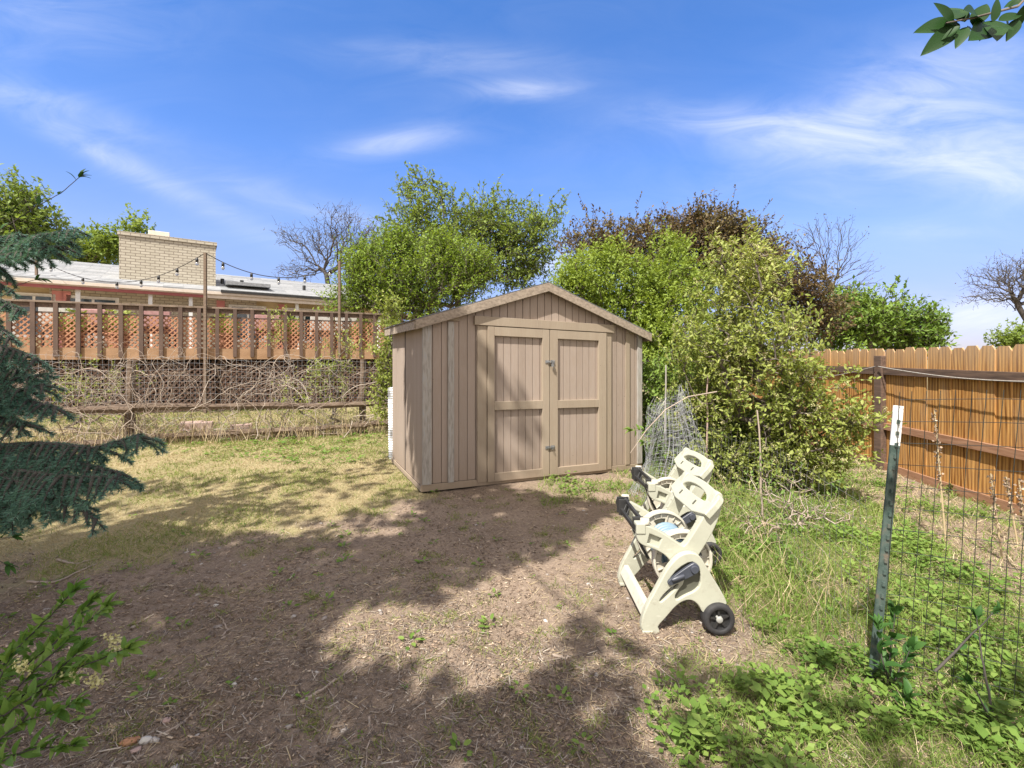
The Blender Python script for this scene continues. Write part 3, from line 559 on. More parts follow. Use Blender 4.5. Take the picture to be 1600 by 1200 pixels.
# roof: two slabs, rake boards, drip edge
OV, OS, TH = .095, .11, .035
def slab(s0, s1, b0, b1, z0, z1, mb):       # along slope using a and rz extended
    f = lambda a: HE+SLP*(a if a <= W_/2 else W_-a)
    V = [];
    for zz in (z0, z1):
        for a_, bb in ((s0, b0), (s1, b0), (s1, b1), (s0, b1)): V.append(ST(a_, bb, f(a_)+zz))
    mb.add(V, [(3, 2, 1, 0), (4, 5, 6, 7), (0, 1, 5, 4), (1, 2, 6, 5), (2, 3, 7, 6), (3, 0, 4, 7)])
mb = MB(); slab(-OS, W_/2, -OV, D_+.04, .012, .03, mb); slab(W_/2, W_+OS, -OV, D_+.04, .012, .03, mb); ro = mb.build('roof', M['fascia'], shed)
mb = MB(); n = 11
for i in range(n):
    for k in range(10):
        b0 = -OV-.015+k*(D_+OV+.055)/10; b1 = b0+(D_+OV+.055)/10-.002; s0 = -OS-.02+i*(W_/2+OS+.02)/n; s1 = s0+(W_/2+OS+.02)/n
        e = .001*R.random()
        slab(s0, s1, b0, b1, .031+e, .041+e+.002*(i % 2), mb); slab(W_-s1, W_-s0, b0, b1, .031+e, .041+e+.002*(i % 2), mb)
mb.build('shingles', M['shingle'], ro)
for s0, s1 in ((-OS, W_/2), (W_/2, W_+OS)):
    mb = MB(); slab(s0, s1, -OV-.02, -OV-.001, -.075, .028, mb); mb.build('rake_board', M['fascia'], shed, bevel=.003)
mb = MB(); slab(-OS-.012, -OS+.008, -OV, D_, -.07, .011, mb); mb.build('eave_board', M['fascia'], shed)
mb = MB(); slab(W_+OS-.008, W_+OS+.012, -OV, D_, -.07, .011, mb); mb.build('eave_board', M['fascia'], shed)
# ribbed white plastic sheet rolled behind the shed
def lathe(prof, c, axis_, n=28):
    ax = unit(np.array(axis_, float)); A = unit(np.cross(ax, [.3, .5, .8])); B = np.cross(ax, A); th = np.arange(n)*2*math.pi/n; V = []
    for r, h in prof: V.append(np.array(c)+ax*h+r*(np.cos(th)[:, None]*A+np.sin(th)[:, None]*B))
    m_ = len(prof); return np.concatenate(V), [(i*n+j, (i+1)*n+j, (i+1)*n+(j+1) % n, i*n+(j+1) % n) for i in range(m_-1) for j in range(n)]
V, Fl = lathe([(.0, 0)]+[(.085+.008*(k % 2), .018*k) for k in range(62)]+[(0, 62*.018)], P(617, 722, 6.75), (-.02, .03, 1), 20)
tag(obj('corrugated_pipe', V, Fl, M['galv'], smooth=False), 'white corrugated plastic pipe standing behind the left side of the shed', 'pipe')

# ------------------------------------------------------------------ hose reel carts
def c2m(polys, extrude, bevel, tf):
    cu = bpy.data.curves.new('tmp', 'CURVE'); cu.dimensions = '2D'; cu.fill_mode = 'BOTH'; cu.extrude = extrude; cu.bevel_depth = bevel; cu.bevel_resolution = 2
    for p in polys:
        sp_ = cu.splines.new('POLY'); sp_.points.add(len(p)-1); sp_.use_cyclic_u = True
        for q, (x, y) in zip(sp_.points, p): q.co = (x, y, 0, 1)
    o = bpy.data.objects.new('tmp', cu); S.collection.objects.link(o); bpy.context.view_layer.update()
    me = bpy.data.meshes.new_from_object(o.evaluated_get(bpy.context.evaluated_depsgraph_get()))
    V = np.array([tf(*v.co) for v in me.vertices]); Fc = [tuple(p.vertices) for p in me.polygons]
    bpy.data.objects.remove(o); bpy.data.meshes.remove(me); bpy.data.curves.remove(cu); return V, Fc
def zs(pts): return [((940+x/3.75-800)/284.4, 1.5-(680+y/3.75-558)/284.4) for x, y in pts]
def chaikin(p, k=2):
    p = np.array(p, float)
    for _ in range(k): q = np.roll(p, -1, 0); p = np.stack([.75*p+.25*q, .25*p+.75*q], 1).reshape(-1, 2)
    return p
A_OUT = zs([(510, 680), (468, 690), (428, 722), (385, 775), (350, 840), (315, 905), (280, 965), (250, 1030), (236, 1090), (236, 1112), (262, 1148), (275, 1151), (322, 1151), (333, 1146), (331, 1128), (318, 1102), (375, 1042), (428, 978), (480, 945), (530, 942), (572, 975), (592, 1018), (605, 1018), (632, 982), (680, 966), (720, 974), (726, 966), (700, 912), (655, 838), (610, 765), (575, 703), (545, 684)])
A_SLOT = zs([(330, 950), (334, 966), (352, 968), (400, 925), (456, 868), (452, 850), (432, 852), (390, 880), (350, 920)])
A_REC = zs([(520, 715), (560, 735), (585, 790), (583, 865), (545, 905), (490, 928), (434, 962), (418, 930), (440, 890), (478, 845), (470, 800), (400, 835), (385, 830), (440, 760)])
X_OUT = zs([(490, 664), (430, 620), (350, 570), (275, 536), (240, 542), (222, 590), (230, 625), (262, 648), (330, 668), (400, 708), (440, 770), (540, 770), (575, 712), (622, 640), (668, 560), (702, 480), (718, 410), (726, 357), (712, 341), (694, 344), (672, 385), (650, 430), (620, 480), (585, 540), (540, 612), (510, 655)])
X_WIN = zs([(290, 573), (374, 606), (348, 668), (272, 640)])
WD = .56; Y0 = 2.50
def make_cart(loc, label, full):
    t_ = thing('hose_reel_cart', label, 'hose reel', loc, 'hose reel carts beside the wire fence')
    off = np.array([.95, Y0+WD/2, 0]); c0 = np.array(loc)
    def at(v): return np.asarray(v)-off+c0
    for side in (0, 1):
        s = 1 if side == 0 else -1; y0 = Y0 if side == 0 else Y0+WD
        mb = MB()
        V1, F1 = c2m([chaikin(A_OUT), chaikin(A_SLOT), chaikin(A_REC, 1)], .014, .006, lambda x, y, z: at((x, y0+s*.012-z, y))); mb.add(V1, F1)
        V1, F1 = c2m([chaikin(X_OUT), X_WIN], .020, .006, lambda x, y, z: at((x, y0+s*.062-z, y))); mb.add(V1, F1)
        # raised rim along the outline
        mb.build('side_frame', M['plastic'], t_, smooth=False)
        MB().prism(zs([(440, 740), (510, 700), (590, 735), (605, 790), (602, 870), (560, 920), (490, 945), (430, 985), (405, 930), (430, 880), (465, 840), (400, 850), (370, 835)]), -.004, .004, lambda p, q, h: at((p, y0+s*.012+h, q))).build('gear_cover', M['plastic3'], t_)
        V1, F1 = c2m([zs([(285, 568), (380, 602), (352, 674), (266, 646)])], .003, 0, lambda x, y, z: at((x, y0+s*.066-z, y))); obj('inset_panel', V1, F1, M['plastic'], t_)
        # guide bracket: small box with a dark slot
        bb = MB().box((.692, y0+s*.03 if s > 0 else y0-.09, .525), (.745, y0+.09 if s > 0 else y0-.03, .585), lambda *v: at(v))
        bo = bb.build('bracket', M['plastic'], t_, bevel=.006)
        MB().box((.688, y0+(.045 if s > 0 else -.075), .54), (.6915, y0+(.075 if s > 0 else -.045), .57), lambda *v: at(v)).build('slot', M['black'], bo)
        V1, F1 = lathe([(0, -.004), (.024, -.004), (.026, .004), (.024, .03), (0, .03)], at(((1006-800)/F*2.58, y0+s*.06, .575)), (0, .1, 1), 16); obj('knob', V1, F1, M['plastic2'], t_, smooth=True)
        # wheel
        wc = at((1.128, y0+s*.0, .084))
        ww = [(.0, -.03), (.055, -.032), (.058, -.036), (.078, -.036), (.085, -.028), (.086, 0), (.085, .028), (.078, .036), (.058, .036), (.0, .03)]
        V1, F1 = lathe([(.056, -.030), (.060, -.036), (.078, -.034), (.0845, -.026), (.086, 0), (.0845, .026), (.078, .034), (.056, .034), (.056, -.030)], wc, (0, 1, 0), 40)
        wh = obj('wheel', V1, F1, M['rubber'], t_, smooth=True)
        mb = MB(); V1, F1 = lathe([(.0, -.012), (.0555, -.012), (.0555, .012), (0, .012)], wc, (0, 1, 0), 32); mb.add(V1, F1)
        for q in range(5):
            an = q*2*math.pi/5+.4; ca, sa = math.cos(an), math.sin(an)
            mb.prism([(-.006, .012), (.006, .012), (.006, .054), (-.006, .054)], -.026 if s > 0 else .0125, -.0125 if s > 0 else .026, lambda p, q_, h: wc+np.array([ca*q_-sa*p, h, sa*q_+ca*p]))
        mb.build('rim', M['black'], wh)
        V1, F1 = lathe([(0, -.034), (.014, -.034), (.018, -.030), (.019, -.013)] if s > 0 else [(.019, .013), (.018, .03), (.014, .034), (0, .034)], wc, (0, 1, 0), 24); obj('hub_cap', V1, F1, M['capgrey'], wh, smooth=True)
        # front foot flange
        MB().box((.715, y0-.012 if s > 0 else y0-.05, -.004), (.775, y0+.05 if s > 0 else y0+.012, .012), lambda *v: at(v)).build('foot', M['plastic'], t_, bevel=.004)
    # crank on the near side
    hub = at(((940+533/3.75-800)/284.4, Y0-.012, 1.5-(680+762/3.75-558)/284.4)); tipc = at(((940+388/3.75-800)/284.4, Y0-.012, 1.5-(680+845/3.75-558)/284.4))
    dv = tipc-hub; L = np.linalg.norm(dv); e1 = dv/L; e2 = np.cross(e1, [0, 1, 0])
    pl = [(-.028*math.cos(q), .028*math.sin(q)) for q in np.linspace(-1.2, 1.2, 9)][::-1]
    pl = [(-.004, -.028), (-.022, -.019), (-.029, 0), (-.022, .019), (-.004, .028), (L*.9, .016), (L, .009), (L+.003, -.003), (L*.93, -.012)]
    mb = MB(); V1, F1 = c2m([chaikin(pl)], .006, .004, lambda x, y, z: hub+e1*x+e2*y+np.array([0, -z, 0])); mb.add(V1, F1)
    V1, F1 = lathe([(0, -.022), (.019, -.022), (.021, -.018), (.021, .0)], hub, (0, 1, 0), 24); mb.add(V1, F1)
    ck = mb.build('crank', M['slate'], t_, smooth=False)
    g0 = hub+e1*L*.42-e2*.004+np.array([0, -.022, 0]); g1 = hub+e1*L*.86-e2*.018+np.array([0, -.026, 0])
    MB().tube([g0, g0+(g1-g0)*.15, g0+(g1-g0)*.8, g1], [.008, .011, .012, .008], 12).build('grip', M['slate'], ck, smooth=True)
    # reel
    RC = np.array([.975, 0, .352])
    for k, yy in enumerate((Y0+.115, Y0+WD-.115)):
        c = at((RC[0], yy, RC[2])); th = np.linspace(0, 2*math.pi, 49)[:-1]
        polys = [np.stack([.160*np.cos(th), .160*np.sin(th)], -1)]
        for q in range(5):
            a0 = q*2*math.pi/5+.5; an = np.linspace(-.36, .36, 8)
            polys.append(np.concatenate([np.stack([.118*np.cos(a0+an), .118*np.sin(a0+an)], -1), np.stack([.078*np.cos(a0+an[::-1]*.9), .078*np.sin(a0+an[::-1]*.9)], -1)]))
        mb = MB(); V1, F1 = c2m(polys, .002, .001, lambda x, y, z: c+np.array([x, -z, y])); mb.add(V1, F1)
        V1, F1 = lathe([(.153, -.018), (.158, -.024), (.168, -.022), (.170, 0), (.168, .022), (.158, .024), (.153, .018), (.153, -.018)], c, (0, 1, 0), 56); mb.add(V1, F1)
        for q in range(20):
            an_ = q*2*math.pi/20+.1; ca, sa = math.cos(an_), math.sin(an_)
            for sg in (-1, 1): mb.prism([(-.0018, .122 if q % 4 else .045), (.0018, .122 if q % 4 else .045), (.0018, .155), (-.0018, .155)], sg*.003, sg*.014, lambda p, q_, h: c+np.array([ca*q_-sa*p, h, sa*q_+ca*p]))
        V1, F1 = lathe([(.0, -.03), (.03, -.03), (.034, -.026), (.034, .026), (.03, .03), (0, .03)], c, (0, 1, 0), 24); mb.add(V1, F1)
        mb.build('reel_disc', M['plastic2'], t_, smooth=False)
    V1, F1 = lathe([(.0, -.14), (.055, -.14), (.055, .14), (0, .14)], at((RC[0], Y0+WD/2, RC[2])), (0, 1, 0), 24); obj('hub', V1, F1, M['plastic2'], t_, smooth=True)
    MB().tube([at((RC[0], Y0+.03, RC[2])), at((RC[0], Y0+WD-.03, RC[2]))], .016, 12).build('axle', M['plastic3'], t_)
    MB().tube([at((1.128, Y0, .084)), at((1.128, Y0+WD, .084))], .007, 10).build('wheel_axle', M['steel'], t_)
    # front crossbar
    e = [at((.752, Y0+.02, .105)), at((.752, Y0+WD-.02, .105))]
    MB().box((.727, Y0+.036, .075), (.757, Y0+WD-.036, .135), lambda x, y, z: at((x+(z-.1)*.5, y, z))).build('crossbar', M['plastic2'], t_, bevel=.008)
    # hose guide: two dark rails with ribs
    mb = MB()
    for xz in ((.700, .535), (.735, .585)):
        mb.box((xz[0]-.008, Y0+.09, xz[1]-.012), (xz[0]+.008, Y0+WD-.09, xz[1]+.012), lambda *v: at(v))
    mb.box((.685, Y0+WD-.15, .50), (.75, Y0+WD-.135, .60), lambda *v: at(v)); mb.box((.685, Y0+WD-.095, .50), (.76, Y0+WD-.08, .60), lambda *v: at(v))
    mb.box((.69, Y0+.095, .515), (.75, Y0+.11, .6), lambda *v: at(v))
    for q in range(3): mb.tube([at((.70, Y0+.3+.07*q, .535)), at((.735, Y0+.33+.07*q, .585))], .004, 6)
    mb.tube([at((.70, Y0+.12, .52)), at((.76, Y0+.16, .40)), at((.80, Y0+.18, .33))], .009, 8)
    mb.build('hose_guide', M['black'], t_, bevel=.002)
    # handle across the two upper arms
    p0 = np.array([1.058, 0, .612]); ev = unit(np.array([.105, 0, .115])); nv = np.cross(ev, [0, 1, 0]); Lh = .165
    u0, u1 = .012, WD-.012; out = [(u0, 0), (u1, 0), (u1, Lh*.8), (u1-.03, Lh*.97)]+[(u1-.03-(u1-u0-.06)*q/8, Lh*.97+.016*math.sin(math.pi*q/8)) for q in range(1, 8)]+[(u0+.03, Lh*.97), (u0, Lh*.8)]
    hole = [(.10, .075), (WD-.10, .075), (WD-.095, .10), (WD-.15, .135), (WD/2, .148), (.15, .135), (.095, .10)]
    V1, F1 = c2m([chaikin(out, 1), chaikin(hole)], .013, .007, lambda x, y, z: at(p0+np.array([0, Y0+x, 0])+ev*y+nv*z)); hd = obj('handle', V1, F1, M['plastic'], t_, smooth=False)
    for uu in (.17, .38):
        MB().box((uu, .030, -.024), (uu+.012, .06, .024), lambda x, y, z: at(p0+np.array([0, Y0+x, 0])+ev*y+nv*z)).build('slot', M['plastic3'], hd)
    # inner brace of dark webbing under the handle
    for yy in (Y0+.075, Y0+WD-.085):
        mb = MB()
        for q in range(3):
            x0 = 1.04-.03*q; z0_ = .585-.05*q
            mb.tube([at((x0, yy, z0_)), at((x0+.035, yy, z0_-.055))], .004, 6); mb.tube([at((x0+.035, yy, z0_)), at((x0-.01, yy, z0_-.05))], .004, 6)
        mb.build('webbing', M['plastic'], t_)
    if full:
        pts = []; turns = [(.075, 8), (.098, 7)]
        n = 0; ys = Y0+.16
        for r, k in turns:
            for q in range(k*22):
                an = q/22*2*math.pi; yy = ys+(WD-.32)*(q/(k*22) if r < .08 else 1-q/(k*22)); pts.append(at((RC[0]+r*math.cos(an), yy, RC[2]+r*math.sin(an))))
        pts.append(pts[-1]+np.array([-.02, -.03, -.05]))
        V1, F1 = tube(pts, .0135, 8)
        tag(obj('garden_hose', V1, F1, M['hose'], smooth=True), 'pale blue garden hose wound on the nearer reel cart', 'hose')
    return t_
g1_ = float(G0(.95, 2.78)); cart = make_cart((.95, 2.78, g1_+.004), 'nearer cream plastic hose reel cart holding the pale blue hose', True)
g2_ = float(G0(1.27, 3.62)); cart2 = make_cart((1.27, 3.62, g2_+.004), 'farther cream plastic hose reel cart, empty, just behind the other', False)

# ------------------------------------------------------------------ wooden fence on the right
def FX(Z): return 5.13+.07*Z
wf = thing('wooden_fence', 'orange brown cedar board fence with dog ear pickets and grey rails', 'fence', (FX(6), 6, -.2))
mb = MB(); yv = 2.6
while yv < 15:
    wd = .178; zt = 1.63+.014*R.normal(); zb = float(G0(FX(yv), yv))-.03; off = .006*R.normal(); ln = .006*R.normal()
    pl = [(yv, zb), (yv+wd, zb), (yv+wd+ln, zt-.05), (yv+wd-.035+ln, zt), (yv+.035+ln, zt), (yv+ln, zt-.05)]
    mb.prism(pl, .02+off, .038+off, lambda p, q, h: np.array([FX(p)+h, p, q])); yv += wd+.004+.010*R.random()**2
mb.build('picket_panel', M['cedar'], wf)
def rail(y0, y1, z0, z1, x0, x1, mt, nm='rail'):
    mb = MB(); mb.box((x0, y0, z0), (x1, y1, z1), lambda x, y, z: np.array([FX(y)+x, y, z+.012*math.sin(y*2.1)])); return mb.build(nm, mt, wf, bevel=.003)
rail(2.6, 6.83, 1.225, 1.335, -.035, .012, M['cedar_rail']); rail(6.97, 15, 1.225, 1.335, -.035, .012, M['cedar_rail'])
rail(2.6, 6.83, .40, .50, -.035, .012, M['cedar_rail2']); rail(6.97, 15, .40, .50, -.035, .012, M['cedar_rail2'])
mb = MB(); ys_ = np.linspace(2.6, 15, 20)
for y0, y1 in zip(ys_[:-1], ys_[1:]):
    mb.box((-.02, y0+.001, 0), (.012, y1-.001, .13), lambda x, y, z: np.array([FX(y)+x, y, float(G0(FX(y), y))-.01+z]))
mb.build('kickboard', M['cedar_rail2'], wf)
for yp in (4.3, 6.9, 9.4, 12):
    MB().box((-.075, yp-.068, -.5), (.013, yp+.068, 1.52), lambda x, y, z: np.array([FX(yp)+x+.008*z, y+.01*z, z])).build('post', M['cedar_rail'], wf, bevel=.006)
pts = [np.array([FX(6.9)-.1, 6.85, 1.36])]
for q in np.linspace(0, 1, 14)[1:]: pts.append(np.array([FX(6.9-3.2*q)-.12, 6.85-3.2*q, 1.36-.12*math.sin(math.pi*q*.9)]))
pts2 = [np.array([FX(6.9)-.1, 6.9+3.5*q, 1.36-.25*math.sin(math.pi*q)]) for q in np.linspace(0, 1, 12)]
tubes('cable', [(np.array(pts), .007), (np.array(pts2), .006)], M['bare_trim'], wf)

# ------------------------------------------------------------------ T post and wire mesh on the right, low wire fence, rolled wire
TB = gp(1365, 1062); TT = P(1405, 634, TB[1]+.02)
tp = thing('t_post', 'leaning green steel post with a white painted top', 'post', TB)
dv = TT-TB; ax_ = unit(dv); sx_ = unit(np.cross([0, 1, 0], ax_)); fy = np.cross(ax_, sx_)
def tpf(x, y, h): return TB+sx_*x+fy*y+ax_*h
Lp = np.linalg.norm(dv); prof = [(-.022, 0), (.022, 0), (.022, .006), (.004, .006), (.004, .03), (-.004, .03), (-.004, .006), (-.022, .006)]
MB().prism(prof, Lp-.1895, Lp, lambda p, q, h: tpf(p, q, h)).build('painted_top', M['white'], tp)
mb = MB()
for q in range(22): mb.box((-.006, -.009, .06+q*.055), (.006, -.0005, .078+q*.055), tpf)
mb.prism(prof, -.15, Lp-.19, lambda p, q, h: tpf(p, q, h)); mb.build('shaft', M['tpost'], tp)
def mesh_fence(name, label, path, h, dv_, dh, r, mt, lean=(0, 0), parts=True, z0=.0, wob=.01, grp=None):
    path = np.array(path, float); seg = np.linalg.norm(np.diff(path, axis=0), axis=1); cum = np.concatenate([[0], np.cumsum(seg)]); L = cum[-1]
    def pt(s, z):
        x = np.interp(s, cum, path[:, 0]); y = np.interp(s, cum, path[:, 1]); g_ = float(G0(x, y)); wv = wob*math.sin(s*5.3+z*3)+wob*.6*math.sin(s*13+z*7)
        return np.array([x+lean[0]*z+wv, y+lean[1]*z+wv*.5, g_+z0+z*(1+.02*math.sin(s*3))])
    lst = []
    for s in np.arange(0, L, dv_):
        s_ = s+R.normal()*dv_*.04; lst.append((np.array([pt(s_, z) for z in np.linspace(0, h, 5)]), r))
    for z in np.arange(0, h+.001, dh):
        lst.append((np.array([pt(s, z) for s in np.linspace(0, L, max(6, int(L/.15)))]), r))
    o = tubes(name, lst, mt, n=3, smooth=False); tag(o, label, 'wire fence', grp); return pt
mesh_fence('wire_fence', 'dark welded wire mesh leaning beside the green post on the right', [(TB[0]+.015, TB[1]-.01), (2.15, 1.93), (3.0, 1.62)], 1.36, .0508, .1016, .0016, M['darkwire'], lean=(.085, .01), wob=.012)
mesh_fence('wire_fence', 'low grey garden wire running behind the hose reel carts', [(1.95, 5.9), (2.02, 4.6), (1.95, 3.4), (TB[0]-.02, TB[1]+.03)], .86, .0762, .1016, .0009, M['wire_old'], lean=(.03, 0), wob=.02)
# rolled, crumpled grey wire
rc_ = np.array([1.62, 4.95]); lst = []
def rollp(th, z):
    f = z/1.25; rad = (.36-.05*th/math.pi/2)*(1-.58*f**1.6)*(1+.18*math.sin(1.3*th+2.1*z))+.03*math.sin(3*th+5*z)+.018*math.sin(7*th-11*z); return np.array([rc_[0]+.16*f+.05*math.sin(4*z)+rad*math.cos(th)*1.05, rc_[1]+rad*math.sin(th), -.03+z*(1-.14*math.sin(th*.5)**2)+.02*math.sin(5*th)])
for th in np.arange(0, 5*math.pi, .17):
    lst.append((np.array([rollp(th+.12*math.sin(4*z+th), z) for z in np.linspace(0, 1.18+.08*math.sin(th*2.7), 9)]), .0013))
for z in np.arange(0, 1.2, .075): lst.append((np.array([rollp(th, z+.02*math.sin(th*1.7)) for th in np.linspace(0, 5*math.pi, 90)]), .0012))
tag(tubes('wire_roll', lst, M['wire'], n=3, smooth=False), 'crumpled roll of grey wire mesh standing beside the right shed corner', 'wire roll')
for (px, py0, py1, Z, r_, nm, lab, mt) in ((1040, 570, 770, 5.3, .012, 'stake', 'thin pale stake standing inside the rolled wire', 'bare_trim'), (1105, 588, 760, 5.6, .012, 'stake', 'thin stake with faded pink top between rolled wire and shrub', 'stone_p'), (1192, 640, 800, 4.3, .010, 'stake', 'crooked bleached branch stake standing in the low wire fence', 'vine')):
    p0 = P(px, py1, Z); p1 = P(px-8 if nm == 'stake' and px > 1150 else px, py0, Z); p0[2] = float(G0(p0[0], p0[1]))-.05; q = np.linspace(0, 1, 7)[:, None]; pts = p0+(p1-p0)*q+R.normal(size=(7, 3))*.006
    o = tubes(nm, [(pts-p0, np.linspace(r_, r_*.7, 7))], M[mt], n=6); o.location = tuple(p0); tag(o, lab, 'stake', 'stakes along the low wire fence')
# arching bare branch over the roll and dried mullein stalks
o = tubes('fallen_branch', [(np.array([P(985, 708, 4.6), P(1010, 672, 4.6), P(1040, 640, 4.7), P(1075, 620, 4.8), P(1120, 612, 5)]), np.linspace(.004, .007, 5))], M['vine'], n=6)
tag(o, 'thin bare branch arching in front of the rolled wire', 'branch')
for (px, py0, py1, Z, lab) in ((1460, 640, 765, 3.9, 'dried seed stalk standing just right of the green post'), (1548, 740, 830, 3.6, 'shorter dried seed stalk near the fence kickboard'), (1572, 745, 830, 4.0, 'dried seed stalk at right, second from the frame edge'), (1592, 750, 850, 3.3, 'dried seed stalk touching the right frame edge')):
    p0 = P(px+18, py1, Z); p0[2] = float(G0(p0[0], p0[1])); p1 = P(px, py0, Z); q = np.linspace(0, 1, 9)[:, None]; pts = p0+(p1-p0)*q; s_ = thing('seed_stalk', lab, 'dead plant', p0, 'dried seed stalks by the wooden fence')
    tubes('stem', [(pts, np.linspace(.008, .005, 9))], M['straw'], s_); k = 110; tt = .4+.6*R.random(k); pos = p0+(p1-p0)*tt[:, None]+R.normal(size=(k, 3))*.008
    V1, F1 = leafmesh(pos, rnd(k), rnd(k), .022, KITE, 1.8); obj('seed_head', V1, F1, M['litter'], s_)

# ------------------------------------------------------------------ split rail fence, vines
SP = [(-9.7, 5.85), (-6.3, 7.5), (-3.0, 9.1), (.3, 10.7)]
def spz(x): return np.interp(x, [-9.7, -6.3, -3, .3], [.72, .667, .566, .5]), np.interp(x, [-9.7, -6.3, -3, .3], [.16, .15, .156, .15])
sf_ = thing('split_rail_fence', 'low weathered split rail fence covered in dead vines', 'fence', (-4.6, 8.3, 0))
def rough(p0, p1, r0, r1, mt, nm, par, n=9, j=.008):
    q = np.linspace(0, 1, n)[:, None]; pts = p0+(p1-p0)*q+R.normal(size=(n, 3))*j; V1, F1 = tube(pts, np.linspace(r0, r1, n)*(1+.1*R.normal(size=n)), 7); mb = MB(); mb.add(V1, F1); mb.add(V1[:7], [tuple(range(7))[::-1]]); mb.add(V1[-7:], [tuple(range(7))]); return mb.build(nm, mt, par)
for x, y in SP[:3]:
    g_ = float(G0(x, y)); rough(np.array([x, y, g_-.1]), np.array([x+.03, y, 1.45]), .075, .06, M['oldwood'], 'post', sf_)
for (x0, y0), (x1, y1) in zip(SP[:-1], SP[1:]):
    for w_ in (0, 1): rough(np.array([x0-.15, y0-.14, spz(x0)[w_]+.02]), np.array([x1+.15, y1-.14, spz(x1)[w_]-.01]), .062, .052, M['oldwood'], 'rail', sf_)
o_ = mesh_fence('wire_mesh', None, [(SP[0][0], SP[0][1]-.09), (SP[2][0], SP[2][1]-.09), (SP[3][0], SP[3][1]-.09)], 1.45, .0762, .1016, .0014, M['wire'], wob=.01)
wm = bpy.data.objects['wire_mesh']; wm.parent = sf_; wm.matrix_parent_inverse = sf_.matrix_world.inverted()
for v_ in ('label', 'category'):
    if v_ in wm: del wm[v_]
wm.location = (0, 0, 0); me = wm.data; cov = np.zeros(len(me.vertices)*3, np.float32); me.vertices.foreach_get('co', cov); cov = cov.reshape(-1, 3)-np.array([-4.6, 8.3, 0], np.float32); me.vertices.foreach_set('co', cov.ravel()); wm.matrix_parent_inverse.identity()
def line(s): i = min(int(s), 2); f = s-i; return np.array([SP[i][0]*(1-f)+SP[i+1][0]*f, SP[i][1]*(1-f)+SP[i+1][1]*f])
def vine(s0, n, hgt, spread, label, thick=.0085):
    n = int(n*.72)
    b0 = line(s0); base = np.array([b0[0], b0[1]-.12, float(G0(*b0))]); t_ = thing('dead_vine', label, 'vine', base, 'dead grape vines on the rail fence'); lst = []
    for i in range(n):
        p = base+np.array([R.normal()*spread*.35, R.normal()*.06, 0]); d = unit(np.array([R.normal()*.35, R.normal()*.1, 1.])); pts = [p]; L = int(14+R.integers(0, 16)); top = hgt*(.75+.4*R.random())
        turn = R.normal()*.4
        for q in range(L):
            out = (pts[-1][2]-base[2]) > top
            d = unit(d+R.normal(size=3)*np.array([.38, .14, .3])+np.array([turn*.12+(.3*np.sign(turn) if out else 0), -.05 if out else 0, -.55 if out else .06]))
            nx_ = pts[-1]+d*.095; fy_ = line(np.interp(nx_[0], [s[0] for s in SP], [0, 1, 2, 3]))[1]; nx_[1] = np.clip(nx_[1], fy_-.40, fy_+.12); nx_[2] = max(nx_[2], base[2]+.02); pts.append(nx_)
        r0 = thick*(.35+.75*R.random()**2); lst.append((np.array(pts), np.linspace(r0, r0*.4, len(pts))))
        for b_ in range(3):
            k = int(R.integers(3, len(pts)-2)); q = [pts[k]]; d2 = rnd(1)[0]*np.array([1, .3, 1])
            for _ in range(7): d2 = unit(d2+R.normal(size=3)*np.array([.5, .2, .5])); q.append(q[-1]+d2*.05)
            lst.append((np.array(q), np.linspace(r0*.5, r0*.2, len(q))))
    tubes('stems', lst, M['vine'], t_, n=4)
for s0, n, h, sp_, lab in ((.45, 34, 1.2, 1.6, 'tangled dead vine at the far left of the rail fence'), (.85, 40, 1.35, 1.3, 'thick mat of dead vine just left of the first fence post'), (1.05, 46, 1.45, .5, 'dead vine climbing the first fence post'), (1.35, 46, 1.45, 1.6, 'dead vine spreading right of the first fence post'), (1.65, 40, 1.4, 1.4, 'grey dead vine hanging midway between the fence posts'), (1.93, 30, 1.35, .6, 'dead vine against the second fence post'), (2.15, 14, 1.2, .7, 'sparse dead vine next to the shed')):
    vine(s0, n, h, sp_, lab)
n = 1700; s_ = R.random(n)*2.0+.2; bb = np.array([line(q) for q in s_]); x = bb[:, 0]+R.normal(size=n)*.1; y = bb[:, 1]-.15+R.normal(size=n)*.14
blades('dry_stalks', x, y, G0(x, y), .42, .007, M['straw'], .28, 'dry straw coloured stalks standing along the rail fence')
for px, py, lab in ((377, 688, 'pink block lying right behind the lower rail'), (315, 700, 'pink block at the foot of the rail fence, left of the other'), (300, 692, 'dull pink block partly hidden in the dead vines')):
    c = P(px, py, 8.6); c[2] = float(G0(c[0], c[1])); o = MB().box((-.18, -.09, 0), (.18, .09, .17)).build('paving_block', M['stone_p'], bevel=.01); o.location = tuple(c); o.rotation_euler.z = .45; tag(o, lab, 'block', 'pink blocks behind the rail fence')

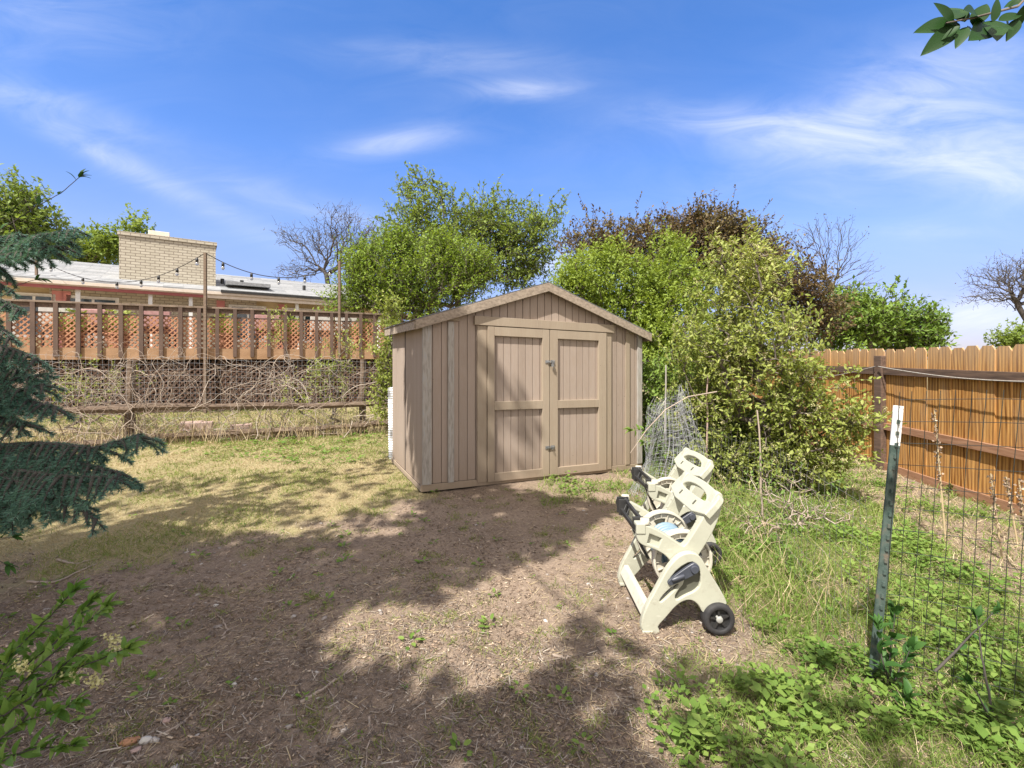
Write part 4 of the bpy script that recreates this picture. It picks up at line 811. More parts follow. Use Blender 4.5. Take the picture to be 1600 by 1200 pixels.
# ------------------------------------------------------------------ deck
def DK(t_, b_, z): return np.array([-8.1+.909*t_-.417*b_, 9.6+.417*t_+.909*b_, z])
T0, T1 = -2.6, 6.2
dk = thing('wooden_deck', 'raised red brown deck with lattice railing behind the rail fence', 'deck', DK(0, 0, .3))
MB().box((T0, -.055, 2.585), (T1, .09, 2.625), DK).build('top_rail', M['rail'], dk, bevel=.004)
MB().box((T0, -.02, 2.49), (T1, .025, 2.584), DK).build('under_rail', M['cedar_rail'], dk)
k = 0; t_ = T0+.1
while t_ < T1:
    MB().box((t_-.036, -.06, 1.50), (t_+.036, -.021, 2.583), DK).build('baluster', M['deck'], dk); t_ += .342; k += 1
def lattice(t0, t1, z0, z1, b_, sp_, w_, mt, name, par):
    mb = MB(); H = z1-z0
    for sgn, bo in ((1, 0), (-1, .007)):
        s = t0-H
        while s < t1+H:
            # strip from (s, z0) to (s+sgn*H, z1), clipped
            p0, p1 = np.array([s, z0]), np.array([s+sgn*H, z1]); d = p1-p0; lo, hi = 0., 1.
            ta, tb = (t0-p0[0])/d[0], (t1-p0[0])/d[0]; lo = max(lo, min(ta, tb)); hi = min(hi, max(ta, tb))
            if hi-lo > .02:
                a_, c_ = p0+d*lo, p0+d*hi; pn = unit(np.array([-d[1], d[0]]))*w_/2
                mb.prism([tuple(a_-pn), tuple(c_-pn), tuple(c_+pn), tuple(a_+pn)], b_+bo, b_+bo+.006, lambda p, q, h: DK(p, h, q))
            s += sp_
    return mb.build(name, mt, par)
lattice(T0, T1, 1.70, 2.38, .0, .108, .027, M['lattice'], 'lattice', dk)
MB().box((T0, .0, 2.38), (T1, .02, 2.41), DK).build('lattice_cap', M['deck'], dk)
MB().box((T0, -.02, 1.45), (T1, .02, 1.695), DK).build('fascia', M['fasciadeck'], dk)
MB().box((T0, .021, 1.62), (T1, 4.2, 1.69), DK).build('floor', M['deck'], dk)
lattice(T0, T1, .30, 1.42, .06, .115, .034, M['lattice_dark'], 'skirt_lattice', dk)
for t_ in np.arange(T0+.5, T1, 1.9): MB().box((t_-.05, .1, .1), (t_+.05, .2, 1.61), DK).build('support_post', M['deck'], dk)
MB().box((T0, 1.6, .1), (T1, 1.7, 1.6), DK).build('under_shade', M['dark'], dk)  # dark sheet put in for the shaded void beneath the deck
# posts with string lights
def t_at(px):   # deck parameter seen at column px
    u = (px-800)/F; return (-8.1-u*9.6)/(u*.417-.909)
poles = []
for px, pyt, lab in ((322, 395, 'tall thin grey pole of the string lights, in front of the chimney'), (530, 408, 'tall thin grey pole of the string lights near the dense round tree'), (57, 398, 'tall thin grey pole of the string lights at the far left')):
    t_ = t_at(px); top = P(px, pyt, DK(t_, -.09, 0)[1]); b0 = DK(t_, -.09, 0); b0[2] = float(G0(b0[0], b0[1])) if px != 530 else 1.5
    if px == 57: b0 = P(57, 432, 12.7); top = P(57, 398, 12.7)
    o = MB().box((-.03, -.022, 0), (.03, .022, top[2]-b0[2])).build('light_pole', M['oldwood'], bevel=.003); o.location = tuple(b0); tag(o, lab, 'pole', 'poles carrying the string lights'); poles.append(np.array([b0[0], b0[1], top[2]]))
def lights(p0, p1, sag, n, lab):
    t_ = thing('string_lights', lab, 'string lights', p0, 'string lights over the deck')
    q = np.linspace(0, 1, 25)[:, None]; pts = p0+(p1-p0)*q; pts[:, 2] -= (sag*4*q*(1-q))[:, 0]; tubes('cord', [(pts, .009)], M['black'], t_, n=4)
    for i in range(n):
        f = (i+.6)/n; p = p0+(p1-p0)*f; p[2] -= sag*4*f*(1-f)
        V1, F1 = lathe([(0, 0), (.02, 0), (.03, -.04), (.03, -.09), (0, -.09)], p, (0, 0, 1), 10); so_ = obj('socket', V1, F1, M['black'], t_, smooth=True)
        V1, F1 = lathe([(.02, -.092), (.036, -.12), (.034, -.15), (.015, -.17), (0, -.175)], p, (0, 0, 1), 12); obj('bulb', V1, F1, M['bulb'], so_, smooth=True)
lights(poles[0], poles[1]+np.array([0, 0, -.1]), .42, 5, 'string of bulbs hanging right of the chimney between two poles')
lights(poles[2]+np.array([-.1, 0, 0]), P(205, 440, 11.5), .25, 3, 'string of bulbs rising left across the roof to far left pole')
lights(P(205, 440, 11.5), poles[0], .12, 4, 'string of bulbs sagging across the front of the chimney')

# ------------------------------------------------------------------ house
hd = unit(np.array([1000., 711.])); hn = np.array([-hd[1], hd[0]]); H0 = np.array([-10.2, 14.5])
def HS(s, b_, z): q = H0+hd*s+hn*b_; return np.array([q[0], q[1], z])
hs = thing('house', 'single storey house with pale yellow walls, grey roof and wide brick chimney', 'house', HS(0, 1, .3))
def hbox(s0, s1, b0, b1, z0, z1, nm, mt, par=None, bev=0):
    o = MB().box((s0, b0, z0), (s1, b1, z1), HS).build(nm, M[mt], par or hs, bevel=bev); return o
def bricked(o):
    me = o.data; uv = me.uv_layers.new(name='UVMap')
    for p in me.polygons:
        for li in p.loop_indices:
            v = np.array(me.vertices[me.loops[li].vertex_index].co)+ORG[o.name]; dxy = v[:2]-H0; s = dxy@hd; b_ = dxy@hn
            n_ = p.normal; uv.data[li].uv = (s if abs(n_[0]*hd[0]+n_[1]*hd[1]) < .5 else b_, v[2])
    return o
def hs_px(px, b_): u = (px-800)/F; return (H0[0]+hn[0]*b_-u*(H0[1]+hn[1]*b_))/(u*hd[1]-hd[0])
ez = 3.68; SL, SR = -9, 7.2
hbox(SL, SR, 1.0, 8, 0, ez-.1, 'wall', 'yellow'); bricked(hbox(-3.4, 1.9, .93, .995, 0, ez-.1, 'brick_wall', 'brick'))
hbox(SL, SR, -.1, 1, 1.4, 1.66, 'porch_floor', 'eave')
rf = MB(); n = 16
for k in range(34):
    for i in range(n):
        s0 = SL-.4+k*.51; b0 = 0+i*3.9/n; b1 = b0+3.9/n; e = .004*R.random(); z0 = ez+b0*.29; z1 = ez+b1*.29
        rf.add([HS(s0, b0, z0+.02+e), HS(s0+.508, b0, z0+.02+e), HS(s0+.508, b1, z1+e), HS(s0, b1, z1+e), HS(s0, b0, z0-.03), HS(s0+.508, b0, z0-.03)], [(0, 1, 2, 3), (4, 5, 1, 0)])
rf.add([HS(SL-.4, 3.9, ez+1.13), HS(SR+1.1, 3.9, ez+1.13), HS(SR+1.1, 8.4, ez-.1), HS(SL-.4, 8.4, ez-.1)], [(0, 1, 2, 3)])
rfo = rf.build('roof', M['houseroof'], hs)
hbox(SL-.4, SR+.9, -.02, .03, ez-.13, ez-.035, 'eave_strip', 'eave', None, .006); hbox(SL-.4, SR, .035, 1, ez-.16, ez-.1, 'soffit', 'eave')  # the cream strip is the gutter
hbox(hs_px(345, 0), hs_px(540, 0), -.06, -.022, ez-.06, ez+.03, 'eave_strip', 'black'); hbox(SL-.4, .4, .04, .10, ez-.25, ez-.162, 'eave_beam', 'red'); hbox(.4, SR, .04, .10, ez-.25, ez-.162, 'eave_beam', 'eave')  # the black box is a plain dark strip along the right eave
ch = bricked(hbox(hs_px(186, .75), hs_px(337, .75), .75, 2.0, ez-.1, 5.28, 'chimney', 'brick')); cap = bricked(hbox(hs_px(186, .75)-.04, hs_px(337, .75)+.04, .71, 2.04, 5.281, 5.40, 'chimney_cap', 'brick', ch))
hbox(-1.15, -.6, 1.1, 1.6, 5.401, 5.62, 'flue', 'eave', ch, .01)
hbox(.95, 2.3, .5, 1.9, ez+.3, ez+.42, 'roof_flashing', 'steel', rfo)
for s in (-4.6,): V1, F1 = lathe([(0, 0), (.13, 0), (.13, .32), (.17, .33), (.17, .40), (0, .42)], HS(s, 1.0, ez+.25), (0, 0, 1), 14); obj('vent', V1, F1, M['white'], rfo, smooth=False)
for s in (1.5, 3.6, .9): V1, F1 = lathe([(0, 0), (.06, 0), (.06, .22), (0, .22)], HS(s, 1.5, ez+.40), (0, 0, 1), 10); obj('vent', V1, F1, M['black'], rfo, smooth=False)
for px in (122, 298, 464, 592, 235):
    u = (px-800)/F; s = (H0[0]+hn[0]*.2-u*(H0[1]+hn[1]*.2))/(u*hd[1]-hd[0]); hbox(s-.05, s+.05, .15, .25, 1.66, ez-.163, 'porch_post', 'white')
def win(s0, s1, z0, z1):
    f = hbox(s0-.09, s1+.09, .90, .925, z0-.09, z1+.09, 'window', 'white'); hbox(s0, s1, .88, .899, z0, z1, 'glass', 'glass', f); hbox((s0+s1)/2-.03, (s0+s1)/2+.03, .865, .879, z0, z1, 'mullion', 'white', f)
for px0, px1 in ((26, 80), (110, 180), (362, 412), (535, 560), (450, 500)):
    r_ = []
    for px in (px0, px1):
        u = (px-800)/F; r_.append((H0[0]+hn[0]*.9-u*(H0[1]+hn[1]*.9))/(u*hd[1]-hd[0]))
    win(r_[0], r_[1], 2.15, 3.25)
for px in (102, 90, 345, 440):
    u = (px-800)/F; s = (H0[0]+hn[0]*.9-u*(H0[1]+hn[1]*.9))/(u*hd[1]-hd[0]); hbox(s-.12, s+.12, .90, .925, 1.7, 3.45, 'shutter', 'pink')
# things on the deck, glimpsed through the lattice
def flowerpot(px, b_, r_, lab, hgt=.35, lf='lf_near', extra=90):
    t_ = t_at(px); c = DK(t_, b_, 1.692); p = thing('potted_plant', lab, 'plant', c, 'potted plants on the deck')
    V1, F1 = lathe([(0, 0), (r_*.7, 0), (r_, hgt*.85), (r_*1.1, hgt*.86), (r_*1.1, hgt), (r_*.95, hgt), (r_*.9, hgt*.9), (0, hgt*.9)], c, (0, 0, 1), 18); obj('pot', V1, F1, M['pot'], p, smooth=False)
    k = 500; pos = c+np.array([0, 0, hgt+r_*.9])+rnd(k)*(R.random((k, 1))**.5)*r_*1.5; V1, F1 = leafmesh(pos, rnd(k), rnd(k), .08, KITE, 1.3); obj('foliage', V1, F1, M[lf], p)
for px, b_, r_, lab in ((95, .5, .2, 'potted plant behind the lattice near the left end of the deck'), (165, .7, .24, 'large potted plant behind the lattice below the left window'), (345, .6, .22, 'potted plant behind the lattice right of the middle light pole'), (452, .5, .22, 'potted plant behind the lattice below the right porch window'), (568, .5, .2, 'potted plant at the right end of the deck')):
    flowerpot(px, b_, r_, lab)
M['cushion'] = simple('pink white cushion', (.34, .17, .16), (.44, .26, .24), 14, .85, bst=.1); M['cushion2'] = simple('pale cushion', (.45, .42, .38), (.55, .52, .48), 14, .85, bst=.1)
for px, b_, mt, lab in ((65, .9, 'cushion2', 'pale cushioned patio chair behind the left lattice'), (125, 1.1, 'cushion', 'pink cushioned patio chair behind the left lattice'), (230, .9, 'cushion', 'pink cushioned patio chair behind lattice below the chimney'), (415, 1.0, 'cushion', 'pink cushioned patio chair in the middle of the deck'), (505, .9, 'cushion2', 'white cushioned patio chair behind the right lattice'), (545, .9, 'cushion2', 'white cushioned patio chair next to the right end of the deck')):
    t_ = t_at(px); c = DK(t_, b_, 1.692); p = thing('patio_chair', lab, 'chair', c, 'cushioned chairs on the deck')
    def cf(x, y, z): return DK(t_+x, b_+y, 1.692+z)
    MB().box((-.28, -.25, .36), (.28, .25, .48), cf).build('seat', M[mt], p, bevel=.02); MB().box((-.28, -.33, .482), (.28, -.22, .86), cf).build('backrest', M[mt], p, bevel=.02)
    for sx in (-.25, .25):
        for sy in (-.22, .22): MB().box((sx-.02, sy-.02, 0), (sx+.02, sy+.02, .358), cf).build('leg', M['black'], p)

# ------------------------------------------------------------------ trees and shrubs
def tree(name, label, cat, base, trunk, att, leaf=None, lf=None, n=4, L=.35, per=7, tpl=KITE, tipr=.008, bark='bark', group=None, twigs=False, wid=1., step=.5, pw=.45, jit=.07, prefer=.25, up=.15, upb=.5, droop=0, crown='crown', twig_r=.004, ns=5):
    t_ = thing(name, label, cat, base, group); segs, tips, frm = grow(trunk, att, step, tipr, pw, up, jit, prefer)
    if leaf:
        tw, V1, F1 = sprigs(tips, frm, n, L, leaf, tpl, per, upb, wid, droop)
        if twigs: segs = segs+[(a_, r_*twig_r/.004) for a_, r_ in tw]
        obj(crown, V1, F1, M[lf], t_)
    tubes('trunk', segs, M[bark], t_, n=ns); return t_, tips
def tr(px, pyb, pyt, Z, zb=None, n=6, wob=.1):
    a = P(px, pyb, Z); b_ = P(px+R.normal()*8, pyt, Z)
    if zb is not None: a[2] = zb
    q = np.linspace(0, 1, n)[:, None]; return a+(b_-a)*q+R.normal(size=(n, 3))*wob*np.array([1, 1, 0])*(q > 0)
TG = 'trees beyond the shed and house'
T = tr(715, 560, 400, 17, .2); tree('leafy_tree', 'tall airy light green tree rising behind the shed roof', 'tree', T[0], T, ells([(662, 335, 48, 56, 17, 1.6), (650, 385, 60, 45, 17, 1.5), (735, 358, 58, 50, 17, 1.8), (790, 360, 62, 50, 17, 1.6), (845, 355, 38, 38, 17, 1.2), (810, 405, 60, 40, 17, 1.4), (705, 405, 80, 40, 17, 1.8), (800, 430, 60, 20, 17, 1.2)], 520), .125, 'lf_airy', 6, .40, 9, tipr=.0075, bark='dark_bark', group=TG, twigs=True, jit=.1, step=.4, twig_r=.009)
T = tr(650, 600, 500, 12.5, .2); tree('round_tree', 'dense rounded bright green tree left of the shed roof', 'tree', T[0], T, ells([(650, 440, 105, 46, 12.5, 1.3), (600, 440, 50, 38, 12.5, 1.), (700, 425, 55, 30, 12.5, 1.2), (590, 470, 40, 30, 12.5, .8), (650, 480, 70, 26, 12.5, .9), (565, 440, 26, 20, 12.5, .6), (730, 450, 30, 26, 12.5, .8), (575, 408, 18, 13, 12.5, .5, 900), (690, 393, 22, 12, 12.5, .5, 900), (745, 425, 18, 18, 12.5, .5, 900), (625, 388, 16, 10, 12.5, .5, 700), (545, 475, 14, 16, 12.5, .5, 700)], 520), .085, 'lf_dense', 9, .42, 9, twigs=True, upb=.9, group=TG)
T = tr(1090, 600, 480, 14, 0); tree('plum_tree', 'dark reddish brown leaved plum tree behind the green hedge', 'tree', T[0], T, ells([(1100, 405, 90, 68, 14, 1.6), (1010, 400, 75, 60, 14, 1.5), (930, 400, 55, 50, 14, 1.3), (1130, 365, 45, 32, 14, 1), (1190, 430, 70, 55, 14, 1.4), (1250, 470, 48, 55, 14, 1.2), (1270, 500, 35, 45, 14, 1.2), (1100, 362, 65, 26, 14, 1.2), (1160, 392, 50, 40, 14, 1.2)], 820), .10, 'lf_plum', 9, .36, 8, bark='dark_bark', group=TG, twigs=True, twig_r=.006)
T = tr(990, 700, 560, 9.2, -.05); tree('cherry_hedge', 'bright green leafy hedge shrub directly behind the right roof slope', 'shrub', T[0], T, ells([(985, 470, 75, 72, 9.2, 1.0), (925, 440, 45, 48, 9.2, .8), (1040, 470, 75, 60, 9.0, .9), (1060, 560, 80, 80, 8.6, .9), (960, 410, 30, 25, 9.2, .5), (1045, 400, 30, 30, 9.2, .5), (890, 440, 25, 28, 9.2, .5), (900, 470, 40, 30, 9.2, .6), (1010, 540, 50, 60, 8.8, .7)], 640), .065, 'lf_hedge', 10, .24, 9, group='leafy shrubs right of the shed')
T = tr(1195, 790, 660, 5.6, -.1); t5, tips5 = tree('flowering_cherry', 'yellow green chokecherry shrub with cream blossom beside the wooden fence', 'shrub', T[0], T, ells([(1160, 500, 85, 80, 5.8, .7), (1190, 560, 78, 78, 5.5, .7), (1120, 560, 75, 80, 5.9, .6), (1245, 625, 42, 42, 5.2, .45), (1170, 430, 50, 45, 5.8, .5), (1100, 640, 60, 50, 5.9, .5), (1230, 660, 60, 60, 5.4, .5), (1295, 612, 24, 20, 5., .25), (1320, 690, 28, 26, 5, .25), (1280, 690, 40, 40, 5.2, .3), (1330, 605, 18, 10, 4.9, .12), (1130, 720, 60, 40, 5.7, .4), (1200, 725, 60, 35, 5.4, .4), (1270, 735, 50, 30, 5.2, .3), (1125, 405, 16, 26, 5.8, .3, 900), (1205, 425, 20, 26, 5.7, .3, 900), (1165, 385, 12, 20, 5.8, .3, 600), (1335, 655, 14, 16, 4.9, .2, 500)], 680), .055, 'lf_near', 5, .17, 8, tpl=LEAF, tipr=.004, group='leafy shrubs right of the shed', twigs=True, step=.25, twig_r=.0022, bark='bark')
k = 480; c_ = tips5[R.integers(0, len(tips5), k)]+R.normal(size=(k, 3))*.08+np.array([-.05, -.1, .04]); d_ = unit(rnd(k)*.7+np.array([-.3, -.2, .6])); m_ = 26
q_ = np.linspace(0, 1, m_); pos = c_[:, None]+d_[:, None]*(.075*q_)[None, :, None]+R.normal(size=(k, m_, 3))*.007; V1, F1 = leafmesh(pos.reshape(-1, 3), rnd(k*m_), rnd(k*m_), .011, KITE, 2.2); obj('blossom', V1, F1, M['flower'], t5)
T = tr(1075, 770, 700, 6.6, -.08); tree('understory_shrub', 'low dark green shrub behind the rolled wire mesh', 'shrub', T[0], T, ells([(1150, 690, 90, 50, 6.2, .4), (1065, 640, 60, 80, 6.6, .5), (1110, 700, 60, 50, 6.4, .5), (1030, 620, 25, 60, 6.7, .3), (1180, 720, 40, 40, 6.2, .3)], 420), .06, 'lf_right', 8, .2, 8, tpl=LEAF, tipr=.004, group='leafy shrubs right of the shed', twigs=True, twig_r=.002)
T = tr(1350, 600, 530, 16, -.1); tree('green_tree', 'mid green bushy tree above the wooden fence', 'tree', T[0], T, ells([(1345, 500, 52, 42, 16, 1.2), (1310, 520, 40, 40, 16, 1.1), (1390, 510, 40, 36, 16, 1.0), (1440, 512, 30, 22, 16, .7), (1330, 475, 25, 20, 16, .6), (1420, 540, 40, 20, 16, .8)], 300), .15, 'lf_right', 8, .36, 8, group=TG, tipr=.009, twigs=True, twig_r=.006)
T = tr(1300, 560, 452, 19, 0); tree('thin_bare_tree', 'slender nearly bare tree with upright fine branches behind the plum', 'tree', T[0], T, np.concatenate([ells([(1290, 385, 62, 48, 19, 1.3), (1330, 420, 45, 32, 19, 1.2), (1258, 365, 28, 25, 19, .8), (1310, 350, 36, 18, 19, .8), (1360, 440, 20, 12, 19, .5)], 330)]), .07, 'lf_plum', 1, .3, 1, tipr=.0045, pw=.40, bark='dark_bark', group=TG, prefer=.75, jit=.04, up=.05)
T = np.array([P(1625, 560, 20), P(1612, 525, 20), P(1603, 500, 20), P(1590, 478, 20)]); T[0, 2] = 0; tree('bare_tree', 'dark bare spreading tree at the right edge above the fence', 'tree', T[0], T, ells([(1570, 440, 50, 34, 20, 1.4), (1600, 420, 50, 26, 20, 1.4), (1530, 465, 32, 10, 20, .8), (1620, 450, 40, 40, 20, 1.5)], 700), .06, 'lf_plum', 1, .3, 3, tipr=.0065, pw=.43, bark='dark_bark', group=TG, jit=.07, prefer=.45, twigs=True, twig_r=.006)
T = tr(1590, 570, 540, 14, 0); tree('distant_bush', 'small olive green bush peeking over the fence at the right edge', 'shrub', T[0], T, ells([(1592, 535, 26, 18, 14, .6)], 60), .09, 'lf_airy', 7, .2, 8, group=TG)
T = np.array([P(528, 520, 22), P(520, 470, 22), P(512, 445, 22), P(510, 430, 22)]); T[0, 2] = .3; tree('bare_dark_tree', 'dark nearly leafless tree behind the house roof', 'tree', T[0], T, ells([(530, 365, 45, 42, 22, 1.6), (495, 385, 42, 35, 22, 1.5), (450, 370, 26, 16, 22, 1.), (560, 390, 38, 40, 22, 1.5), (455, 425, 28, 12, 22, 1.), (585, 370, 25, 30, 22, 1.2), (540, 335, 20, 14, 22, .8), (480, 420, 25, 18, 22, .9)], 900), .07, 'lf_plum', 1, .35, 3, tipr=.0065, pw=.43, bark='dark_bark', group=TG, jit=.07, prefer=.45, twigs=True, twig_r=.006)
T = tr(25, 520, 420, 18, .4); tree('yellow_green_tree', 'bright yellow green tree behind house at the left edge', 'tree', T[0], T, ells([(28, 330, 35, 45, 18, 1.4), (60, 360, 25, 35, 18, 1.1), (10, 370, 40, 60, 18, 1.5), (50, 410, 45, 30, 18, 1.4)], 240), .16, 'lf_airy', 7, .4, 8, group=TG, twigs=True, twig_r=.007)
T = tr(150, 480, 420, 22, .4); tree('yellow_green_tree', 'low bright green treetops just left of the brick chimney', 'tree', T[0], T, ells([(140, 395, 30, 28, 22, 1.4), (175, 385, 22, 25, 22, 1.1), (110, 400, 25, 20, 22, 1.1), (215, 360, 12, 14, 22, .7)], 130), .19, 'lf_airy', 7, .45, 8, group=TG)
T = tr(612, 700, 600, 8.6, 0.0); tree('climbing_shrub', 'yellow green leafy shrub growing against the left rear of the shed', 'shrub', T[0], T, ells([(607, 560, 16, 80, 8.6, .3), (597, 620, 14, 45, 8.6, .25), (612, 500, 14, 30, 8.6, .2)], 90), .06, 'lf_near', 6, .16, 7, tpl=LEAF, tipr=.004, group='green shoots along the rail fence', twigs=True, twig_r=.002)
T = tr(520, 690, 640, 9.4, 0.0); tree('climbing_shrub', 'sparse yellow green shrub growing through the middle of the dead vines', 'shrub', T[0], T, ells([(520, 590, 40, 60, 9.4, .3), (470, 620, 35, 30, 9.4, .3), (435, 510, 14, 30, 9.4, .2), (545, 545, 22, 25, 9.4, .2)], 80), .055, 'lf_near', 4, .18, 6, tpl=LEAF, tipr=.004, group='green shoots along the rail fence', twigs=True, twig_r=.002)
T = tr(130, 700, 650, 7.9, 0.05); tree('climbing_shrub', 'sparse green shrub among the dead vines left of the first post', 'shrub', T[0], T, ells([(130, 620, 50, 45, 7.9, .3), (190, 600, 40, 30, 7.9, .3)], 50), .05, 'lf_near', 3, .18, 6, tpl=LEAF, tipr=.004, group='green shoots along the rail fence', twigs=True, twig_r=.002)
# brushy twigs among the weeds below the cherry
T = tr(1225, 850, 800, 4.2, -.06); tree('dry_brush', 'brown twiggy brush tangled in the weeds below the cherry shrub', 'shrub', T[0], T, ells([(1220, 790, 65, 55, 4.2, .4), (1180, 840, 40, 40, 3.8, .3), (1290, 800, 40, 40, 4.3, .3)], 200), .035, 'lf_weed', 1, .12, 4, tpl=LEAF, tipr=.003, bark='vine', pw=.3, jit=.15, twigs=True, twig_r=.0015, group='leafy shrubs right of the shed')
x, y, z = scatter(2600, 1.2, 3.2, 2.6, 5.2, lambda x, y: np.exp(-((x-(1.75+.12*(y-3)))/.45)**2)*.6)
blades('dry_stems', x, y, z, .26, .0038, M['straw'], .6, 'tall dry stems standing along the low wire fence')
x, y, z = scatter(6500, 1.2, 3.4, 2.4, 5.4, lambda x, y: np.exp(-((x-(1.8+.12*(y-3)))/.5)**2)*.6)
blades('tall_grass', x, y, z, .20, .0045, M['grass2'], .3, 'tall green grass standing along the low wire fence')

# ------------------------------------------------------------------ blue spruce at the left
sp_base = np.array([-4.1, 2.9, 0.05]); spr = thing('blue_spruce', 'blue green spruce with needle branches reaching in from the left edge', 'tree', sp_base)
trunk_s = np.array([sp_base+np.array([.01*k, 0, .5*k]) for k in range(9)]); blist = [(trunk_s, np.linspace(.13, .05, 9))]; NP, ND, NN = [], [], []
def needles(p0, p1, dens=520, ln=.027):
    L = np.linalg.norm(p1-p0); k = max(6, int(dens*L)); q = R.random(k)[:, None]; ax = unit(p1-p0); rd = rnd(k); rd = unit(rd-ax*(rd@ax)[:, None]); d = unit(rd+ax*.75+np.array([0, 0, .1]))
    NP.append(p0+(p1-p0)*q); ND.append(d*(ln*(.8+.4*R.random(k)))[:, None])
def twig(p0, d, L, droop, lvl):
    n = max(3, int(L/.035)); pts = [p0]; dd_ = unit(d)
    for i in range(n):
        dd_ = unit(dd_+np.array([0, 0, -droop])*.12+R.normal(size=3)*.04); pts.append(pts[-1]+dd_*L/n)
    blist.append((np.array(pts), np.linspace(.0035 if lvl else .012, .002, len(pts))))
    for a_, b_ in zip(pts[:-1], pts[1:]): needles(a_, b_, 1100 if lvl else 900)
    return pts
def bough(pts, wid, dens=1.0):
    pts = np.array(pts, float); seg = np.linalg.norm(np.diff(pts, axis=0), axis=1); cum = np.concatenate([[0], np.cumsum(seg)]); L = cum[-1]; n = int(L/.028*dens)
    cur = np.array([[np.interp(s, cum, pts[:, i]) for i in range(3)] for s in np.linspace(0, L, 30)]); blist.append((cur, np.linspace(.022, .004, 30)))
    for a_, b_ in zip(cur[12:-1], cur[13:]): needles(a_, b_)
    for i in range(n):
        f = (i+R.random())/n
        p = np.array([np.interp(f*L, cum, pts[:, q]) for q in range(3)]); tg = unit(np.array([np.interp(min(f*L+.05, L), cum, pts[:, q])-np.interp(max(f*L-.05, 0), cum, pts[:, q]) for q in range(3)]))
        sd = unit(np.cross(tg, [0, 0, 1]))*(1 if i % 2 else -1); d = unit(tg*.8+sd*.8+R.normal(size=3)*.18+np.array([0, 0, -.25])); l_ = wid*(1-.62*f)*(.55+.6*R.random())
        tp_ = twig(p, d, l_, 1.5, 0)
        for k in range(2, len(tp_)-1, 1):
            s2 = unit(np.cross(tp_[k]-tp_[k-1], [0, 0, 1]))*(1 if k % 2 else -1)
            twig(tp_[k], unit((tp_[k]-tp_[k-1]))*.9+s2*.7+np.array([0, 0, -.3])+R.normal(size=3)*.12, l_*.32*(.6+.7*R.random()), .8, 1)
tk = lambda z: sp_base+np.array([0, 0, z])
bough([tk(1.35), P(-60, 700, 2.9), P(60, 692, 2.65), P(150, 700, 2.5), P(222, 678, 2.45)], .44)
bough([tk(1.25), P(-60, 740, 2.7), P(30, 735, 2.5), P(110, 745, 2.35), P(178, 745, 2.3)], .44)
bough([tk(1.1), P(-50, 780, 2.8), P(10, 770, 2.6), P(60, 790, 2.4)], .42)
bough([tk(1.2), P(-60, 730, 2.6), P(40, 755, 2.4), P(110, 785, 2.3), P(150, 812, 2.28)], .3)
bough([tk(1.3), P(-60, 715, 2.8), P(60, 715, 2.6), P(130, 725, 2.45), P(190, 740, 2.35)], .36)
bough([tk(1.7), P(-80, 610, 3.0), P(0, 600, 2.85), P(50, 628, 2.75), P(88, 636, 2.7)], .36)
bough([tk(1.6), P(-80, 650, 2.9), P(-10, 650, 2.8), P(45, 664, 2.7)], .34)
bough([tk(1.95), P(-80, 555, 3.1), P(-5, 560, 3.0), P(40, 590, 2.9), P(76, 584, 2.9)], .34)
bough([tk(2.1), P(-80, 500, 3.1), P(-10, 505, 3.0), P(20, 530, 2.95)], .3)
bough([tk(2.3), P(-80, 470, 3.1), P(0, 468, 3.0), P(32, 485, 2.95)], .3)
bough([tk(1.9), P(-80, 530, 2.9), P(0, 540, 2.85), P(58, 560, 2.8)], .34)
bough([tk(1.5), P(-80, 600, 2.9), P(0, 615, 2.8), P(70, 600, 2.75)], .34)
bough([tk(2.75), P(-80, 400, 3.2), P(0, 390, 3.1), P(60, 368, 3.0), P(122, 358, 2.95)], .36)
bough([tk(2.65), P(-80, 415, 3.1), P(0, 400, 3.0), P(50, 388, 2.95), P(100, 385, 2.9)], .34)
bough([tk(2.5), P(-80, 450, 3.1), P(-10, 440, 3.0), P(20, 455, 3.)], .2)
bough([tk(2.9), P(-80, 380, 3.3), P(-10, 375, 3.2), P(30, 365, 3.1)], .3)
NPa = np.concatenate(NP); NDa = np.concatenate(ND); k = len(NPa); ln = np.linalg.norm(NDa, axis=1)
V1, F1 = leafmesh(NPa, NDa, rnd(k), ln, (np.array([(0, .075, 0), (0, -.075, 0), (1, 0, 0)], float), np.array([(0, 1, 2)])))
print('needles', k); obj('needles', V1, F1, M['needle'], spr); tubes('branches', blist, M['dark_bark'], spr, n=4)

